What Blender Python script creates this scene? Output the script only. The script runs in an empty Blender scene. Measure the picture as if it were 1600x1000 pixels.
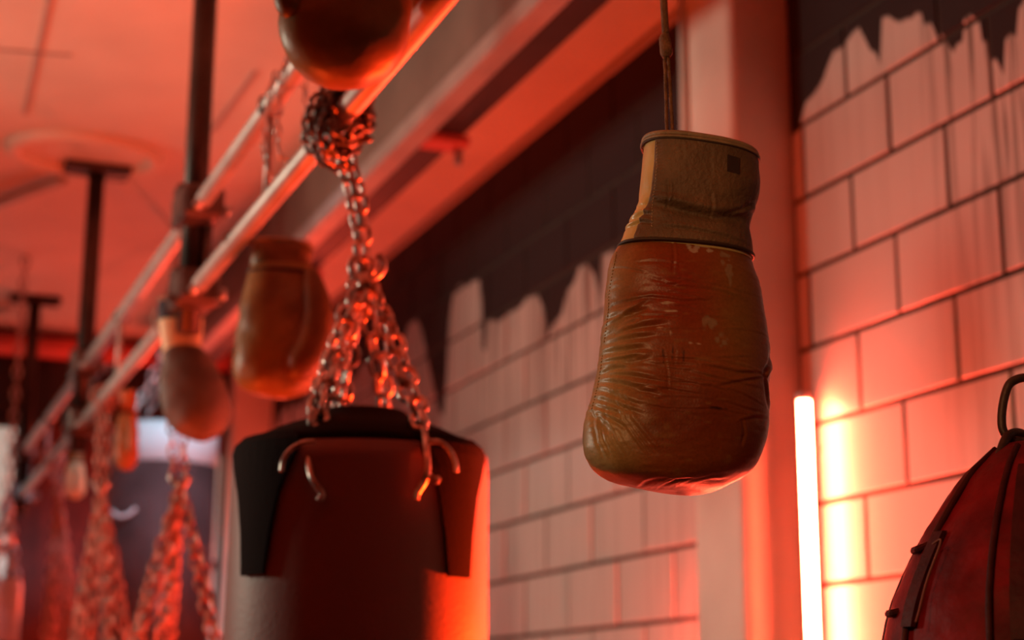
import bpy, math, random
import numpy as np
from mathutils import Vector, Matrix

random.seed(7)
RNG = np.random.default_rng(11)
scene = bpy.context.scene
COL = scene.collection

# ------------------------------------------------------------------ camera
FPX, YAW, PITCH, ROLL = 2564.0, math.radians(21.64), math.radians(13.44), math.radians(0.28)
EYE = np.array([0.0, 0.0, 1.5])
FWD = np.array([math.sin(YAW) * math.cos(PITCH), math.cos(YAW) * math.cos(PITCH), math.sin(PITCH)])
_r0 = np.array([math.cos(YAW), -math.sin(YAW), 0.0])
_u0 = np.cross(_r0, FWD)
RIGHT = _r0 * math.cos(ROLL) + _u0 * math.sin(ROLL)
UP = -_r0 * math.sin(ROLL) + _u0 * math.cos(ROLL)
HF = np.array([math.sin(YAW), math.cos(YAW), 0.0])      # horizontal heading
HR = np.array([math.cos(YAW), -math.sin(YAW), 0.0])     # horizontal right

cam_data = bpy.data.cameras.new('camera')
cam = bpy.data.objects.new('camera', cam_data)
COL.objects.link(cam)
cam.matrix_world = Matrix(((RIGHT[0], UP[0], -FWD[0], EYE[0]), (RIGHT[1], UP[1], -FWD[1], EYE[1]),
                           (RIGHT[2], UP[2], -FWD[2], EYE[2]), (0, 0, 0, 1)))
cam_data.sensor_width = 36.0
cam_data.lens = FPX * 36.0 / 1600.0
cam_data.clip_start = 0.05
cam_data.dof.use_dof = True
cam_data.dof.focus_distance = 1.36
cam_data.dof.aperture_fstop = 4.8
cam_data.dof.aperture_blades = 0
scene.camera = cam

# ------------------------------------------------------------------ view and light
vs = scene.view_settings
vs.view_transform = 'Standard'
vs.look = 'None'
vs.exposure = 0.0
vs.gamma = 1.0
vs.use_curve_mapping = False

world = bpy.data.worlds.new('world')
scene.world = world
world.use_nodes = True
world.node_tree.nodes['Background'].inputs[0].default_value = (0.55, 0.30, 0.24, 1)
world.node_tree.nodes['Background'].inputs[1].default_value = 0.01


def area(name, loc, target, sx, sy, watts, color):
    d = bpy.data.lights.new(name, 'AREA')
    d.shape = 'RECTANGLE'
    d.size, d.size_y = sx, sy
    d.energy = watts
    d.color = color
    o = bpy.data.objects.new(name, d)
    COL.objects.link(o)
    o.location = loc
    v = Vector(target) - Vector(loc)
    o.rotation_euler = v.to_track_quat('-Z', 'Y').to_euler()
    return o


RED = (1.0, 0.068, 0.008)
# warm white lamp on the left side of the room, level with the far bags
def spot(name, loc, target, deg, watts, color, blend=.6, r=.15):
    d = bpy.data.lights.new(name, 'SPOT')
    d.energy, d.color, d.spot_size, d.spot_blend, d.shadow_soft_size = watts, color, math.radians(deg), blend, r
    o = bpy.data.objects.new(name, d)
    COL.objects.link(o)
    o.location = loc
    o.rotation_euler = (Vector(target) - Vector(loc)).to_track_quat('-Z', 'Y').to_euler()


spot('white_lamp', (-2.3, 4.4, 2.3), (1.5, 2.6, 2.45), 72, 200, (1.0, 0.91, 0.69), .8, .35)
# added warm fill from behind the camera, narrowed onto the front glove
spot('glove_fill', (-0.8, 0.1, 2.25), (0.66, 1.18, 1.78), 27, 36, (1.0, 0.50, 0.20), .3, .12)
# added red uplight for the ceiling glow; no lamp body stands there
spot('red_ceiling_fill', (-0.2, 2.9, 0.3), (0.05, 2.9, 3.0), 96, 140, RED, .6, .25)
# added red spot to brighten the heavy bag's right side; nothing stands there
spot('red_bag_fill', (1.45, 2.08, 1.46), (0.62, 1.98, 1.60), 80, 330, (1.0, 0.038, 0.003), .6, .04)
# added cool spot, without a fitting, to brighten the far bag's top
spot('cool_fill', (0.95, 3.7, 2.9), (1.0, 5.2, 2.3), 30, 120, (0.36, 0.80, 1.0))
TUBE_STRENGTH = 370.0
TUBE_COL = (1.0, 0.064, 0.028)

# ------------------------------------------------------------------ measuring helpers


def ray(x, y):
    return RIGHT * (x - 800) / FPX + UP * (500 - y) / FPX + FWD


def at_x(x, y, X):
    r = ray(x, y)
    return EYE + r * X / r[0]


def at_y(x, y, Y):
    r = ray(x, y)
    return EYE + r * Y / r[1]


def at_z(x, y, Z):
    r = ray(x, y)
    return EYE + r * (Z - 1.5) / r[2]


def rz(x, y, D):
    """metres right / up in the upright plane at horizontal distance D"""
    r = ray(x, y)
    p = r * D / (r @ HF)
    return np.array([p @ HR, p[2]])


def upright(r, f, z):
    """(right, forward, height) -> room coordinates, arrays allowed"""
    r, f, z = np.asarray(r, float), np.asarray(f, float), np.asarray(z, float)
    return r[..., None] * HR + f[..., None] * HF + z[..., None] * np.array([0, 0, 1.0]) + EYE


def at(x, y, D, df=0.0):
    p = rz(x, y, D + df)
    return upright(p[0], D + df, p[1])


def px(D):
    return D / FPX


# ------------------------------------------------------------------ object helpers
def obj(name, verts, faces, mat, parent=None, smooth=True, kind=None):
    verts = np.asarray(verts, float)
    if parent is not None:
        verts = verts - np.array(origin_of(parent))
    me = bpy.data.meshes.new(name)
    me.from_pydata(verts.tolist(), [], faces if isinstance(faces, list) else faces.tolist())
    me.update()
    if smooth:
        me.polygons.foreach_set('use_smooth', [True] * len(me.polygons))
    if mat:
        me.materials.append(mat)
    o = bpy.data.objects.new(name, me)
    COL.objects.link(o)
    if parent is not None:
        o.parent = parent
    if kind:
        o['kind'] = kind
    return o


def origin_of(o):
    p = Vector((0, 0, 0))
    while o is not None:
        p += o.location
        o = o.parent
    return p


def thing(name, label, cat, loc, group=None):
    o = bpy.data.objects.new(name, None)
    o.empty_display_size = 0.05
    COL.objects.link(o)
    o.location = [float(c) for c in loc]
    o['label'] = label
    o['category'] = cat
    if group:
        o['group'] = group
    return o


class MB:
    def __init__(s):
        s.v, s.f = [], []

    def add(s, v, f):
        n = len(s.v)
        s.v.extend([tuple(map(float, p)) for p in v])
        s.f.extend([tuple(int(i) + n for i in q) for q in f])
        return s

    def box(s, c, size, m=None, bev=0.0):
        hx, hy, hz = [k / 2 for k in size]
        b = min(bev, hx * .9, hy * .9, hz * .9)
        if b <= 0:
            v = [(x, y, z) for x in (-hx, hx) for y in (-hy, hy) for z in (-hz, hz)]
            f = [(0, 1, 3, 2), (4, 6, 7, 5), (0, 4, 5, 1), (2, 3, 7, 6), (0, 2, 6, 4), (1, 5, 7, 3)]
        else:
            v, idx = [], {}
            for i, x in enumerate((-1, 1)):
                for j, y in enumerate((-1, 1)):
                    for k, z in enumerate((-1, 1)):
                        for a in range(3):
                            p = [x * (hx - b), y * (hy - b), z * (hz - b)]
                            p[a] += (x, y, z)[a] * b
                            idx[(i, j, k, a)] = len(v)
                            v.append(tuple(p))
            f = []
            for a in range(3):
                o1, o2 = (a + 1) % 3, (a + 2) % 3
                for sgn in (0, 1):
                    q = []
                    for (p1, p2) in ((0, 0), (1, 0), (1, 1), (0, 1)):
                        k = [0, 0, 0]
                        k[a], k[o1], k[o2] = sgn, p1, p2
                        q.append(idx[(*k, a)])
                    f.append(tuple(q if sgn else q[::-1]))
                for p1 in (0, 1):
                    for p2 in (0, 1):
                        k0, k1 = [0, 0, 0], [0, 0, 0]
                        k0[o1] = k1[o1] = p1
                        k0[o2] = k1[o2] = p2
                        k1[a] = 1
                        q = [idx[(*k0, o1)], idx[(*k1, o1)], idx[(*k1, o2)], idx[(*k0, o2)]]
                        f.append(tuple(q if p1 == p2 else q[::-1]))
            for i in (0, 1):
                for j in (0, 1):
                    for k in (0, 1):
                        q = [idx[(i, j, k, a)] for a in range(3)]
                        f.append(tuple(q if (i + j + k) % 2 else q[::-1]))
        v = np.array(v)
        if m is not None:
            v = v @ np.asarray(m).T
        return s.add(v + np.asarray(c, float), f)

    def bar(s, p0, p1, w, h=None, bev=0.0):
        p0, p1 = np.asarray(p0, float), np.asarray(p1, float)
        d = p1 - p0
        L = np.linalg.norm(d)
        z = d / L
        a = np.array([0, 0, 1.0]) if abs(z[2]) < .9 else np.array([0, 1.0, 0])
        x = np.cross(a, z)
        x /= np.linalg.norm(x)
        y = np.cross(z, x)
        return s.box((p0 + p1) / 2, (w, h or w, L), np.stack([x, y, z], 1), bev)

    def tube(s, pts, rad, seg=8, closed=False, cap=True):
        pts = np.asarray(pts, float)
        n = len(pts)
        rad = np.broadcast_to(np.asarray(rad, float), (n,))
        t = np.zeros_like(pts)
        for i in range(n):
            a, b = (pts[i - 1], pts[(i + 1) % n]) if closed else (pts[max(i - 1, 0)], pts[min(i + 1, n - 1)])
            t[i] = (b - a) / max(np.linalg.norm(b - a), 1e-9)
        ref = np.array([0, 0, 1.0]) if abs(t[0][2]) < .9 else np.array([1.0, 0, 0])
        x = np.cross(ref, t[0])
        x /= np.linalg.norm(x)
        v = []
        for i in range(n):
            x = x - t[i] * (x @ t[i])
            x /= max(np.linalg.norm(x), 1e-9)
            y = np.cross(t[i], x)
            for k in range(seg):
                a = 2 * math.pi * k / seg
                v.append(pts[i] + rad[i] * (x * math.cos(a) + y * math.sin(a)))
        f = []
        for i in range(n if closed else n - 1):
            j = (i + 1) % n
            for k in range(seg):
                l = (k + 1) % seg
                f.append((i * seg + k, i * seg + l, j * seg + l, j * seg + k))
        if cap and not closed:
            f.append(tuple(range(seg))[::-1])
            f.append(tuple((n - 1) * seg + k for k in range(seg)))
        return s.add(v, f)

    def lathe(s, prof, c, seg=48, axis=None):
        """prof: (radius, height); axis: None = up"""
        v, f = [], []
        for (r, z) in prof:
            for k in range(seg):
                a = 2 * math.pi * k / seg
                v.append((r * math.cos(a), r * math.sin(a), z))
        for i in range(len(prof) - 1):
            for k in range(seg):
                l = (k + 1) % seg
                f.append((i * seg + k, i * seg + l, (i + 1) * seg + l, (i + 1) * seg + k))
        f.append(tuple(range(seg))[::-1])
        f.append(tuple((len(prof) - 1) * seg + k for k in range(seg)))
        v = np.array(v)
        if axis is not None:
            q = Vector((0, 0, 1)).rotation_difference(Vector(axis)).to_matrix()
            v = v @ np.array(q).T
        return s.add(v + np.asarray(c, float), f)

    def build(s, name, mat, parent=None, smooth=False, kind=None):
        return obj(name, s.v, s.f, mat, parent, smooth, kind)


def smooth_path(pts, n=8):
    pts = np.asarray(pts, float)
    P = np.vstack([2 * pts[0] - pts[1], pts, 2 * pts[-1] - pts[-2]])
    out = []
    for i in range(1, len(P) - 2):
        for k in range(n):
            t = k / n
            out.append(.5 * (2 * P[i] + (P[i + 1] - P[i - 1]) * t + (2 * P[i - 1] - 5 * P[i] + 4 * P[i + 1] - P[i + 2]) * t * t
                             + (3 * P[i] - P[i - 1] - 3 * P[i + 1] + P[i + 2]) * t ** 3))
    out.append(pts[-1])
    return np.array(out)


# ------------------------------------------------------------------ materials
def mat(name, base, rough=0.5, metal=0.0, vary=0.0, vscale=6.0, bump=0.0, bscale=60.0, base2=None, coat=0.0, spec=0.5):
    m = bpy.data.materials.new(name)
    m.use_nodes = True
    nt = m.node_tree
    b = nt.nodes['Principled BSDF']
    b.inputs['Base Color'].default_value = (*base, 1)
    b.inputs['Roughness'].default_value = rough
    b.inputs['Metallic'].default_value = metal
    b.inputs['Specular IOR Level'].default_value = spec
    if coat:
        b.inputs['Coat Weight'].default_value = coat
        b.inputs['Coat Roughness'].default_value = .25
    geo = nt.nodes.new('ShaderNodeNewGeometry')
    if vary or base2:
        n = nt.nodes.new('ShaderNodeTexNoise')
        n.inputs['Scale'].default_value = vscale
        n.inputs['Detail'].default_value = 6
        nt.links.new(geo.outputs['Position'], n.inputs['Vector'])
        r = nt.nodes.new('ShaderNodeValToRGB')
        r.color_ramp.elements[0].position = .35
        r.color_ramp.elements[1].position = .65
        lo = [c * (1 - vary) for c in base]
        hi = base2 if base2 else [min(1, c * (1 + vary)) for c in base]
        r.color_ramp.elements[0].color = (*lo, 1)
        r.color_ramp.elements[1].color = (*hi, 1)
        nt.links.new(n.outputs['Fac'], r.inputs['Fac'])
        nt.links.new(r.outputs['Color'], b.inputs['Base Color'])
    if bump:
        n = nt.nodes.new('ShaderNodeTexNoise')
        n.inputs['Scale'].default_value = bscale
        n.inputs['Detail'].default_value = 5
        nt.links.new(geo.outputs['Position'], n.inputs['Vector'])
        bp = nt.nodes.new('ShaderNodeBump')
        bp.inputs['Strength'].default_value = bump
        bp.inputs['Distance'].default_value = .002
        nt.links.new(n.outputs['Fac'], bp.inputs['Height'])
        nt.links.new(bp.outputs['Normal'], b.inputs['Normal'])
    return m


def emit_mat(name, color, strength):
    m = bpy.data.materials.new(name)
    m.use_nodes = True
    nt = m.node_tree
    b = nt.nodes['Principled BSDF']
    b.inputs['Base Color'].default_value = (.8, .8, .8, 1)
    b.inputs['Emission Color'].default_value = (*color, 1)
    b.inputs['Emission Strength'].default_value = strength
    return m


M_ceiling = mat('white_plaster', (.72, .66, .54), .7, vary=.08, vscale=2.5, bump=.4, bscale=40)
M_seam = mat('plaster_seam', (.42, .38, .34), .8)
M_floor = mat('concrete', (.06, .05, .045), .6, vary=.2, vscale=3)
M_dark_wall = mat('dark_plaster', (.05, .04, .04), .7, vary=.15)
M_black_wall = mat('black_wall_paint', (.02, .014, .013), .45)
M_maroon = mat('maroon_paint', (.12, .035, .03), .6, vary=.2)
M_grout = mat('grout', (.055, .038, .028), .85, vary=.2, vscale=20)
M_pil = mat('pilaster_paint', (.88, .83, .74), .5, vary=.05, bump=.2, bscale=70)
M_beam = mat('beam_grey_paint', (.17, .135, .11), .55, vary=.18, vscale=5)
M_flange = mat('flange_grey_paint', (.34, .30, .28), .5, vary=.12, vscale=8)
M_beam2 = mat('beam_plum_paint', (.040, .028, .034), .6, vary=.15, vscale=5)
M_beige = mat('beige_trim_paint', (.45, .36, .28), .6)
M_rail = mat('galvanised_steel', (.52, .48, .46), .45, .35, vary=.12, vscale=14)
M_pole = mat('dark_steel', (.055, .038, .032), .45, .5, vary=.3, vscale=10)
M_clamp = mat('clamp_steel', (.16, .12, .11), .4, .7, vary=.3, vscale=20)
M_brace = mat('brace_steel', (.42, .38, .30), .5, .2)
M_chain = mat('chain_steel', (.52, .45, .42), .30, .85, vary=.5, vscale=60)
M_chain_redlit = mat('chain_redlit_steel', (.48, .25, .20), .38, .7, vary=.4, vscale=60)  # steel tinted red, standing in for red light on the left chains
M_chain_dark = mat('chain_dark_steel', (.20, .17, .16), .36, .8, vary=.4, vscale=60)
M_link = mat('oiled_steel', (.07, .04, .034), .5, .4, vary=.35, vscale=60, bump=.3, bscale=250)
M_vinyl = mat('black_vinyl', (.21, .105, .095), .5, bump=.25, bscale=180)
M_webbing = mat('black_webbing', (.010, .007, .007), .8, bump=.5, bscale=400, spec=.06)
M_bagleather = mat('dark_red_leather', (.19, .007, .011), .60, spec=.2, vary=.45, vscale=22, bump=1.0, bscale=75)
M_bagstrap = mat('dark_strap_leather', (.060, .006, .007), .6, spec=.25, vary=.3, vscale=40, bump=.5, bscale=160)
M_bagcord = mat('bag_cord', (.22, .07, .05), .6)
M_thread = mat('gold_thread', (.55, .33, .14), .6)
M_piping = mat('tan_piping', (.34, .22, .12), .55, vary=.2, vscale=60, bump=.5, bscale=300)
M_darkseam = mat('dark_seam', (.05, .022, .012), .6)
M_suede = mat('worn_brown_suede', (.17, .092, .045), .62, vary=.28, vscale=30, bump=.7, bscale=260)
M_goldleather = mat('gold_leather', (.60, .42, .16), .33, vary=.15, vscale=30, bump=.3, bscale=120)
M_patch = mat('dark_patch', (.045, .022, .016), .6)
M_lace = mat('brown_lace', (.20, .085, .035), .7, vary=.3, vscale=120, bump=.8, bscale=500)
M_ochre = mat('ochre_leather', (.24, .125, .022), .45, vary=.3, vscale=14, bump=.3, bscale=80)
M_ochre_dark = mat('brown_leather', (.17, .07, .012), .45, vary=.35, vscale=14, bump=.3, bscale=80)
M_brownglove = mat('dark_brown_leather', (.15, .115, .09), .6, vary=.25, vscale=18, bump=.3, bscale=80)
M_navy = mat('navy_cloth', (.035, .03, .055), .7)
M_cream = mat('cream_leather', (.74, .66, .38), .5, vary=.12, vscale=20)
M_orangeglove = mat('orange_leather', (.50, .16, .04), .42, vary=.2, vscale=16)
M_olive = mat('olive_leather', (.20, .125, .035), .42, vary=.35, vscale=12, bump=.3, bscale=80)
M_palevinyl = mat('pale_blue_vinyl', (.62, .70, .72), .4, vary=.06)
M_marbag = mat('maroon_vinyl', (.10, .045, .045), .42, vary=.2, vscale=9)
M_redpaint = mat('red_paint', (.62, .13, .11), .45, vary=.1)
M_bolt = mat('zinc_bolt', (.55, .55, .55), .35, .9)
M_frame = mat('window_frame_paint', (.10, .07, .06), .6)
M_glass_day = emit_mat('daylit_frosted_glass', (.52, .60, .50), .55)
M_tube = emit_mat('lit_red_diffuser', TUBE_COL, TUBE_STRENGTH)
M_housing = mat('lamp_housing', (.55, .53, .52), .45, .3)

# ------------------------------------------------------------------ painted blocks: white below, black above, ragged strokes between
W = 1.64           # wall face, metres right of the camera
CEIL = 1.5 + 1.562
PIL_Y = 2.645      # near face of the first pilaster
PIL2_Y = 7.1

near_px = [(1218, 232), (1225, 220), (1240, 212), (1250, 205), (1262, 160), (1283, 138), (1305, 82), (1318, 76), (1335, 52), (1345, 45),
           (1355, 62), (1362, 78), (1372, 85), (1378, 105), (1381, 30), (1390, 26), (1402, 33), (1412, 35), (1416, 31), (1428, 27), (1436, 20),
           (1443, 24), (1447, 40), (1458, 37), (1464, 50), (1468, 62), (1475, 54), (1483, 70), (1492, 82), (1497, 68), (1506, 64),
           (1509, 32), (1520, 24), (1532, 34), (1537, 66), (1547, 64), (1551, 95), (1560, 92), (1571, 118), (1574, 62), (1582, 54), (1591, 58),
           (1595, 14), (1602, 4)]
far_px = [(535, 600), (545, 588), (556, 592), (562, 575), (572, 566), (584, 568), (590, 600), (597, 600), (600, 562), (612, 553), (626, 552),
          (632, 530), (640, 506), (652, 499), (660, 515), (668, 556), (678, 600), (686, 640), (694, 650), (699, 600), (704, 500), (711, 455), (722, 444),
          (734, 447), (738, 440), (750, 437), (754, 470), (756, 545), (761, 548), (764, 500), (782, 503), (795, 490), (812, 482), (824, 466),
          (842, 461), (851, 485), (856, 532), (862, 512), (878, 492), (888, 455), (898, 442), (906, 418), (918, 413), (929, 425), (934, 450),
          (936, 520), (941, 400), (950, 396), (962, 390), (975, 420), (982, 380), (1010, 390), (1030, 350), (1050, 370), (1078, 340)]


def edge_curve(pxs, rnd_from, rnd_to, base):
    pts = [(at_x(x, y, W)[1], at_x(x, y, W)[2]) for x, y in pxs]
    r = random.Random(3)
    y = rnd_from
    extra = []
    while y < rnd_to:
        h = base + r.uniform(-.10, .06)
        extra += [(y, h), (y + .035, h + r.uniform(-.01, .015))]
        y += .05
    pts = sorted(pts + extra)
    out = [pts[0]]
    for p in pts[1:]:
        if p[0] > out[-1][0] + .0008:
            out.append(p)
    return out


def block_paint(name, curve, chunks, s_from, s_to):
    m = bpy.data.materials.new(name)
    m.use_nodes = True
    nt = m.node_tree
    N, L = nt.nodes.new, nt.links.new
    b = nt.nodes['Principled BSDF']
    geo = N('ShaderNodeNewGeometry')
    sep = N('ShaderNodeSeparateXYZ')
    L(geo.outputs['Position'], sep.inputs[0])
    z0, z1 = 2.0, 3.0
    edge = None
    for (ya, yb) in chunks:
        mr = N('ShaderNodeMapRange')
        mr.inputs['From Min'].default_value, mr.inputs['From Max'].default_value = ya, yb
        L(sep.outputs['Y'], mr.inputs['Value'])
        fc = N('ShaderNodeFloatCurve')
        cm = fc.mapping
        c = cm.curves[0]
        cy, cz = [p[0] for p in curve], [p[1] for p in curve]
        P = [(0.0, (np.interp(ya, cy, cz) - z0) / (z1 - z0))]
        P += [((y - ya) / (yb - ya), (z - z0) / (z1 - z0)) for y, z in curve if ya + .001 < y < yb - .001]
        P.append((1.0, (np.interp(yb, cy, cz) - z0) / (z1 - z0)))
        c.points[0].location = P[0]
        c.points[1].location = P[-1]
        for p in P[1:-1]:
            c.points.new(*p)
        for p in c.points:
            p.handle_type = 'VECTOR'
        cm.update()
        L(mr.outputs['Result'], fc.inputs['Value'])
        if edge is None:
            edge = fc.outputs['Value']
        else:
            gt = N('ShaderNodeMath')
            gt.operation = 'GREATER_THAN'
            gt.inputs[1].default_value = ya
            L(sep.outputs['Y'], gt.inputs[0])
            mxe = N('ShaderNodeMix')
            mxe.data_type = 'FLOAT'
            L(gt.outputs[0], mxe.inputs['Factor'])
            L(edge, mxe.inputs['A'])
            L(fc.outputs['Value'], mxe.inputs['B'])
            edge = mxe.outputs['Result']
    # thin upright bristle streaks
    mp = N('ShaderNodeMapping')
    mp.inputs['Scale'].default_value = (1, 55, 2.2)
    L(geo.outputs['Position'], mp.inputs['Vector'])
    n1 = N('ShaderNodeTexNoise')
    n1.inputs['Scale'].default_value = 1.0
    n1.inputs['Detail'].default_value = 3
    L(mp.outputs['Vector'], n1.inputs['Vector'])
    wob = N('ShaderNodeMath')
    wob.operation = 'MULTIPLY_ADD'
    wob.inputs[1].default_value, wob.inputs[2].default_value = .014, -.007
    L(n1.outputs['Fac'], wob.inputs[0])
    zn = N('ShaderNodeMapRange')
    zn.inputs['From Min'].default_value, zn.inputs['From Max'].default_value = z0, z1
    zn.clamp = False
    L(sep.outputs['Z'], zn.inputs['Value'])
    d = N('ShaderNodeMath')
    d.operation = 'SUBTRACT'
    L(edge, d.inputs[0])
    L(zn.outputs['Result'], d.inputs[1])
    d2 = N('ShaderNodeMath')
    d2.operation = 'ADD'
    L(d.outputs[0], d2.inputs[0])
    L(wob.outputs[0], d2.inputs[1])
    st = N('ShaderNodeMapRange')
    st.inputs['From Min'].default_value, st.inputs['From Max'].default_value = -.004, .004
    L(d2.outputs[0], st.inputs['Value'])
    # streaks of grey run down from the edge and fade within ~35 cm
    fade = N('ShaderNodeMapRange')
    fade.inputs['From Min'].default_value, fade.inputs['From Max'].default_value = .0, .42
    fade.inputs['To Min'].default_value, fade.inputs['To Max'].default_value = 1.0, .18
    L(d.outputs[0], fade.inputs['Value'])
    sr = N('ShaderNodeValToRGB')
    sr.color_ramp.elements[0].position, sr.color_ramp.elements[1].position = .50, .58
    L(n1.outputs['Fac'], sr.inputs['Fac'])
    mul = N('ShaderNodeMath')
    mul.operation = 'MULTIPLY'
    L(sr.outputs['Color'], mul.inputs[0])
    L(fade.outputs['Result'], mul.inputs[1])
    smask = N('ShaderNodeMapRange')
    smask.inputs['From Min'].default_value, smask.inputs['From Max'].default_value = s_to, s_from
    smask.inputs['To Min'].default_value, smask.inputs['To Max'].default_value = 1.0, .12
    L(sep.outputs['Y'], smask.inputs['Value'])
    mul3 = N('ShaderNodeMath')
    mul3.operation = 'MULTIPLY'
    L(mul.outputs[0], mul3.inputs[0])
    L(smask.outputs['Result'], mul3.inputs[1])
    mul2 = N('ShaderNodeMath')
    mul2.operation = 'MULTIPLY'
    mul2.inputs[1].default_value = .95
    L(mul3.outputs[0], mul2.inputs[0])
    white = N('ShaderNodeMix')
    white.data_type = 'RGBA'
    white.inputs['A'].default_value = (.66, .60, .55, 1)
    white.inputs['B'].default_value = (.12, .09, .07, 1)
    L(mul2.outputs[0], white.inputs['Factor'])
    fin = N('ShaderNodeMix')
    fin.data_type = 'RGBA'
    fin.inputs['A'].default_value = (.034, .022, .022, 1)
    L(white.outputs['Result'], fin.inputs['B'])
    L(st.outputs['Result'], fin.inputs['Factor'])
    L(fin.outputs['Result'], b.inputs['Base Color'])
    rg = N('ShaderNodeMapRange')
    rg.inputs['To Min'].default_value, rg.inputs['To Max'].default_value = .62, .32
    L(st.outputs['Result'], rg.inputs['Value'])
    L(rg.outputs['Result'], b.inputs['Roughness'])
    sg = N('ShaderNodeMapRange')
    sg.inputs['To Min'].default_value, sg.inputs['To Max'].default_value = .15, .55
    L(st.outputs['Result'], sg.inputs['Value'])
    L(sg.outputs['Result'], b.inputs['Specular IOR Level'])
    n2 = N('ShaderNodeTexNoise')
    n2.inputs['Scale'].default_value = 70
    L(geo.outputs['Position'], n2.inputs['Vector'])
    bp = N('ShaderNodeBump')
    bp.inputs['Strength'].default_value = .25
    bp.inputs['Distance'].default_value = .002
    L(n2.outputs['Fac'], bp.inputs['Height'])
    L(bp.outputs['Normal'], b.inputs['Normal'])
    return m


M_blocks_near = block_paint('block_paint_near', edge_curve(near_px, .9, 1.90, 2.72), [(.9, 1.85), (1.85, 2.25), (2.25, 2.68)], 2.23, 2.12)
M_blocks_far = block_paint('block_paint_far', edge_curve(far_px, 6.0, 7.1, 2.72), [(2.8, 3.6), (3.6, 4.3), (4.3, 5.2), (5.2, 7.1)], 9.0, 2.0)

# ------------------------------------------------------------------ setting
YB, YF, XL = PIL2_Y, -2.4, -3.0


def struct(name, mb, m, smooth=False, parent=None):
    o = mb.build(name, m, parent, smooth)
    if parent is None:
        o['kind'] = 'structure'
    return o


struct('floor', MB().box(((W + XL) / 2, (YB + YF) / 2, -.05), (W - XL + .6, YB - YF + .4, .1)), M_floor)
ceiling = struct('ceiling', MB().box(((W + XL) / 2, (YB + YF) / 2, CEIL + .05), (W - XL + .6, YB - YF + .4, .1)), M_ceiling)
struct('wall_left', MB().box((XL - .05, (YB + YF) / 2, CEIL / 2), (.1, YB - YF + .4, CEIL - .004)), M_dark_wall)
struct('wall_front', MB().box(((W + XL) / 2, YF - .05, CEIL / 2), (W - XL, .1, CEIL - .004)), M_dark_wall)
wall_back = struct('wall_back', MB().box(((W + XL) / 2, YB + .05, CEIL / 2), (W - XL, .1, CEIL - .004)), M_maroon)
# black painted upper band of the far wall
struct('trim_1', MB().box(((W + XL) / 2, YB - .006, (2.675 + CEIL) / 2), (W - XL - .01, .012, CEIL - 2.675 - .004)), M_black_wall)

# wall of painted blocks: recessed grout face, each block its own piece
wall_r = struct('wall_right', MB().box((W + .0505, (YB + YF) / 2, CEIL / 2), (.1, YB - YF, CEIL - .004)), M_grout)
BW, GAP, TH = .284, .010, .012


def block_mesh(name, w, h, m):
    mb = MB().box((0, 0, 0), (TH, w - GAP, h - GAP), None, .0014)
    me = bpy.data.meshes.new(name)
    me.from_pydata(mb.v, [], mb.f)
    me.materials.append(m)
    return me


def lay(y0, y1, joint0, joint1, zlines, m, budget):
    cache = {}
    stuff = MB()
    nfull = 0
    H = zlines[1] - zlines[0]
    k0 = int(math.floor((0 - zlines[0]) / H)) - 1
    for k in range(k0, 40):
        za, zb = zlines[0] + k * H, zlines[0] + (k + 1) * H
        za, zb = max(za, .0), min(zb, CEIL - .003)
        if zb - za < .03:
            continue
        j = joint0 if k % 2 == 0 else joint1
        y = j - math.ceil((j - y0) / BW) * BW - BW
        while y < y1:
            a, c = max(y, y0 + .001), min(y + BW, y1 - .001)
            y += BW
            if c - a < .02:
                continue
            ctr = (W + TH / 2 - .003 + random.uniform(-.0012, .0012), (a + c) / 2, (za + zb) / 2)
            if zb > 1.35 and budget(a, c):
                key = (round(c - a, 3), round(zb - za, 3))
                if key not in cache:
                    cache[key] = block_mesh('block', c - a, zb - za, m)
                o = bpy.data.objects.new('block', cache[key])
                COL.objects.link(o)
                o.parent = wall_r
                o.location = ctr
                nfull += 1
            else:
                stuff.box(ctr, (TH, c - a - GAP, zb - za - GAP), None, .0014)
    if stuff.v:
        o = stuff.build('lower_blocks', m, wall_r)
        o['kind'] = 'stuff'
    return nfull


n1 = lay(1.0, PIL_Y - .001, 2.442, 2.314, (1.5 + .819, 1.5 + .967), M_blocks_near, lambda a, c: True)
n2 = lay(PIL_Y + .205, PIL2_Y - .001, 4.31, 4.17, (1.5 + .497, 1.5 + .649), M_blocks_far, lambda a, c: a < 6.0)
n3 = lay(YF, 1.0, 2.442, 2.314, (1.5 + .819, 1.5 + .967), M_blocks_near, lambda a, c: False)
print('blocks', n1, n2)

# pilasters, with a rounded outer arris and a pale bead down the street-side corner


def pilaster(name, y0, y1, x0):
    mb = MB()
    r = .022
    prof = [(W + .02, y0)]
    for k in range(7):
        a = math.pi / 2 * k / 6
        prof.append((x0 + r - r * math.sin(a), y0 + r - r * math.cos(a)))
    for k in range(7):
        a = math.pi / 2 * k / 6
        prof.append((x0 + .012 - .012 * math.cos(a), y1 - .012 + .012 * math.sin(a)))
    prof.append((W + .02, y1))
    n = len(prof)
    v = [(x, y, 0.0) for x, y in prof] + [(x, y, CEIL - .003) for x, y in prof]
    f = [(i, (i + 1) % n, n + (i + 1) % n, n + i) for i in range(n)]
    f += [tuple(range(n))[::-1], tuple(range(n, 2 * n))]
    mb.add(v, f)
    o = struct(name, mb, M_pil)
    return o


pil1 = pilaster('trim_2', PIL_Y, PIL_Y + .188, 1.506)
pilaster('trim_3', PIL2_Y - .14, PIL2_Y - .002, 1.462)
# pale pipe standing against the pilaster's narrow side
pipe_top = at_x(1068, 0, 1.495)

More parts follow.
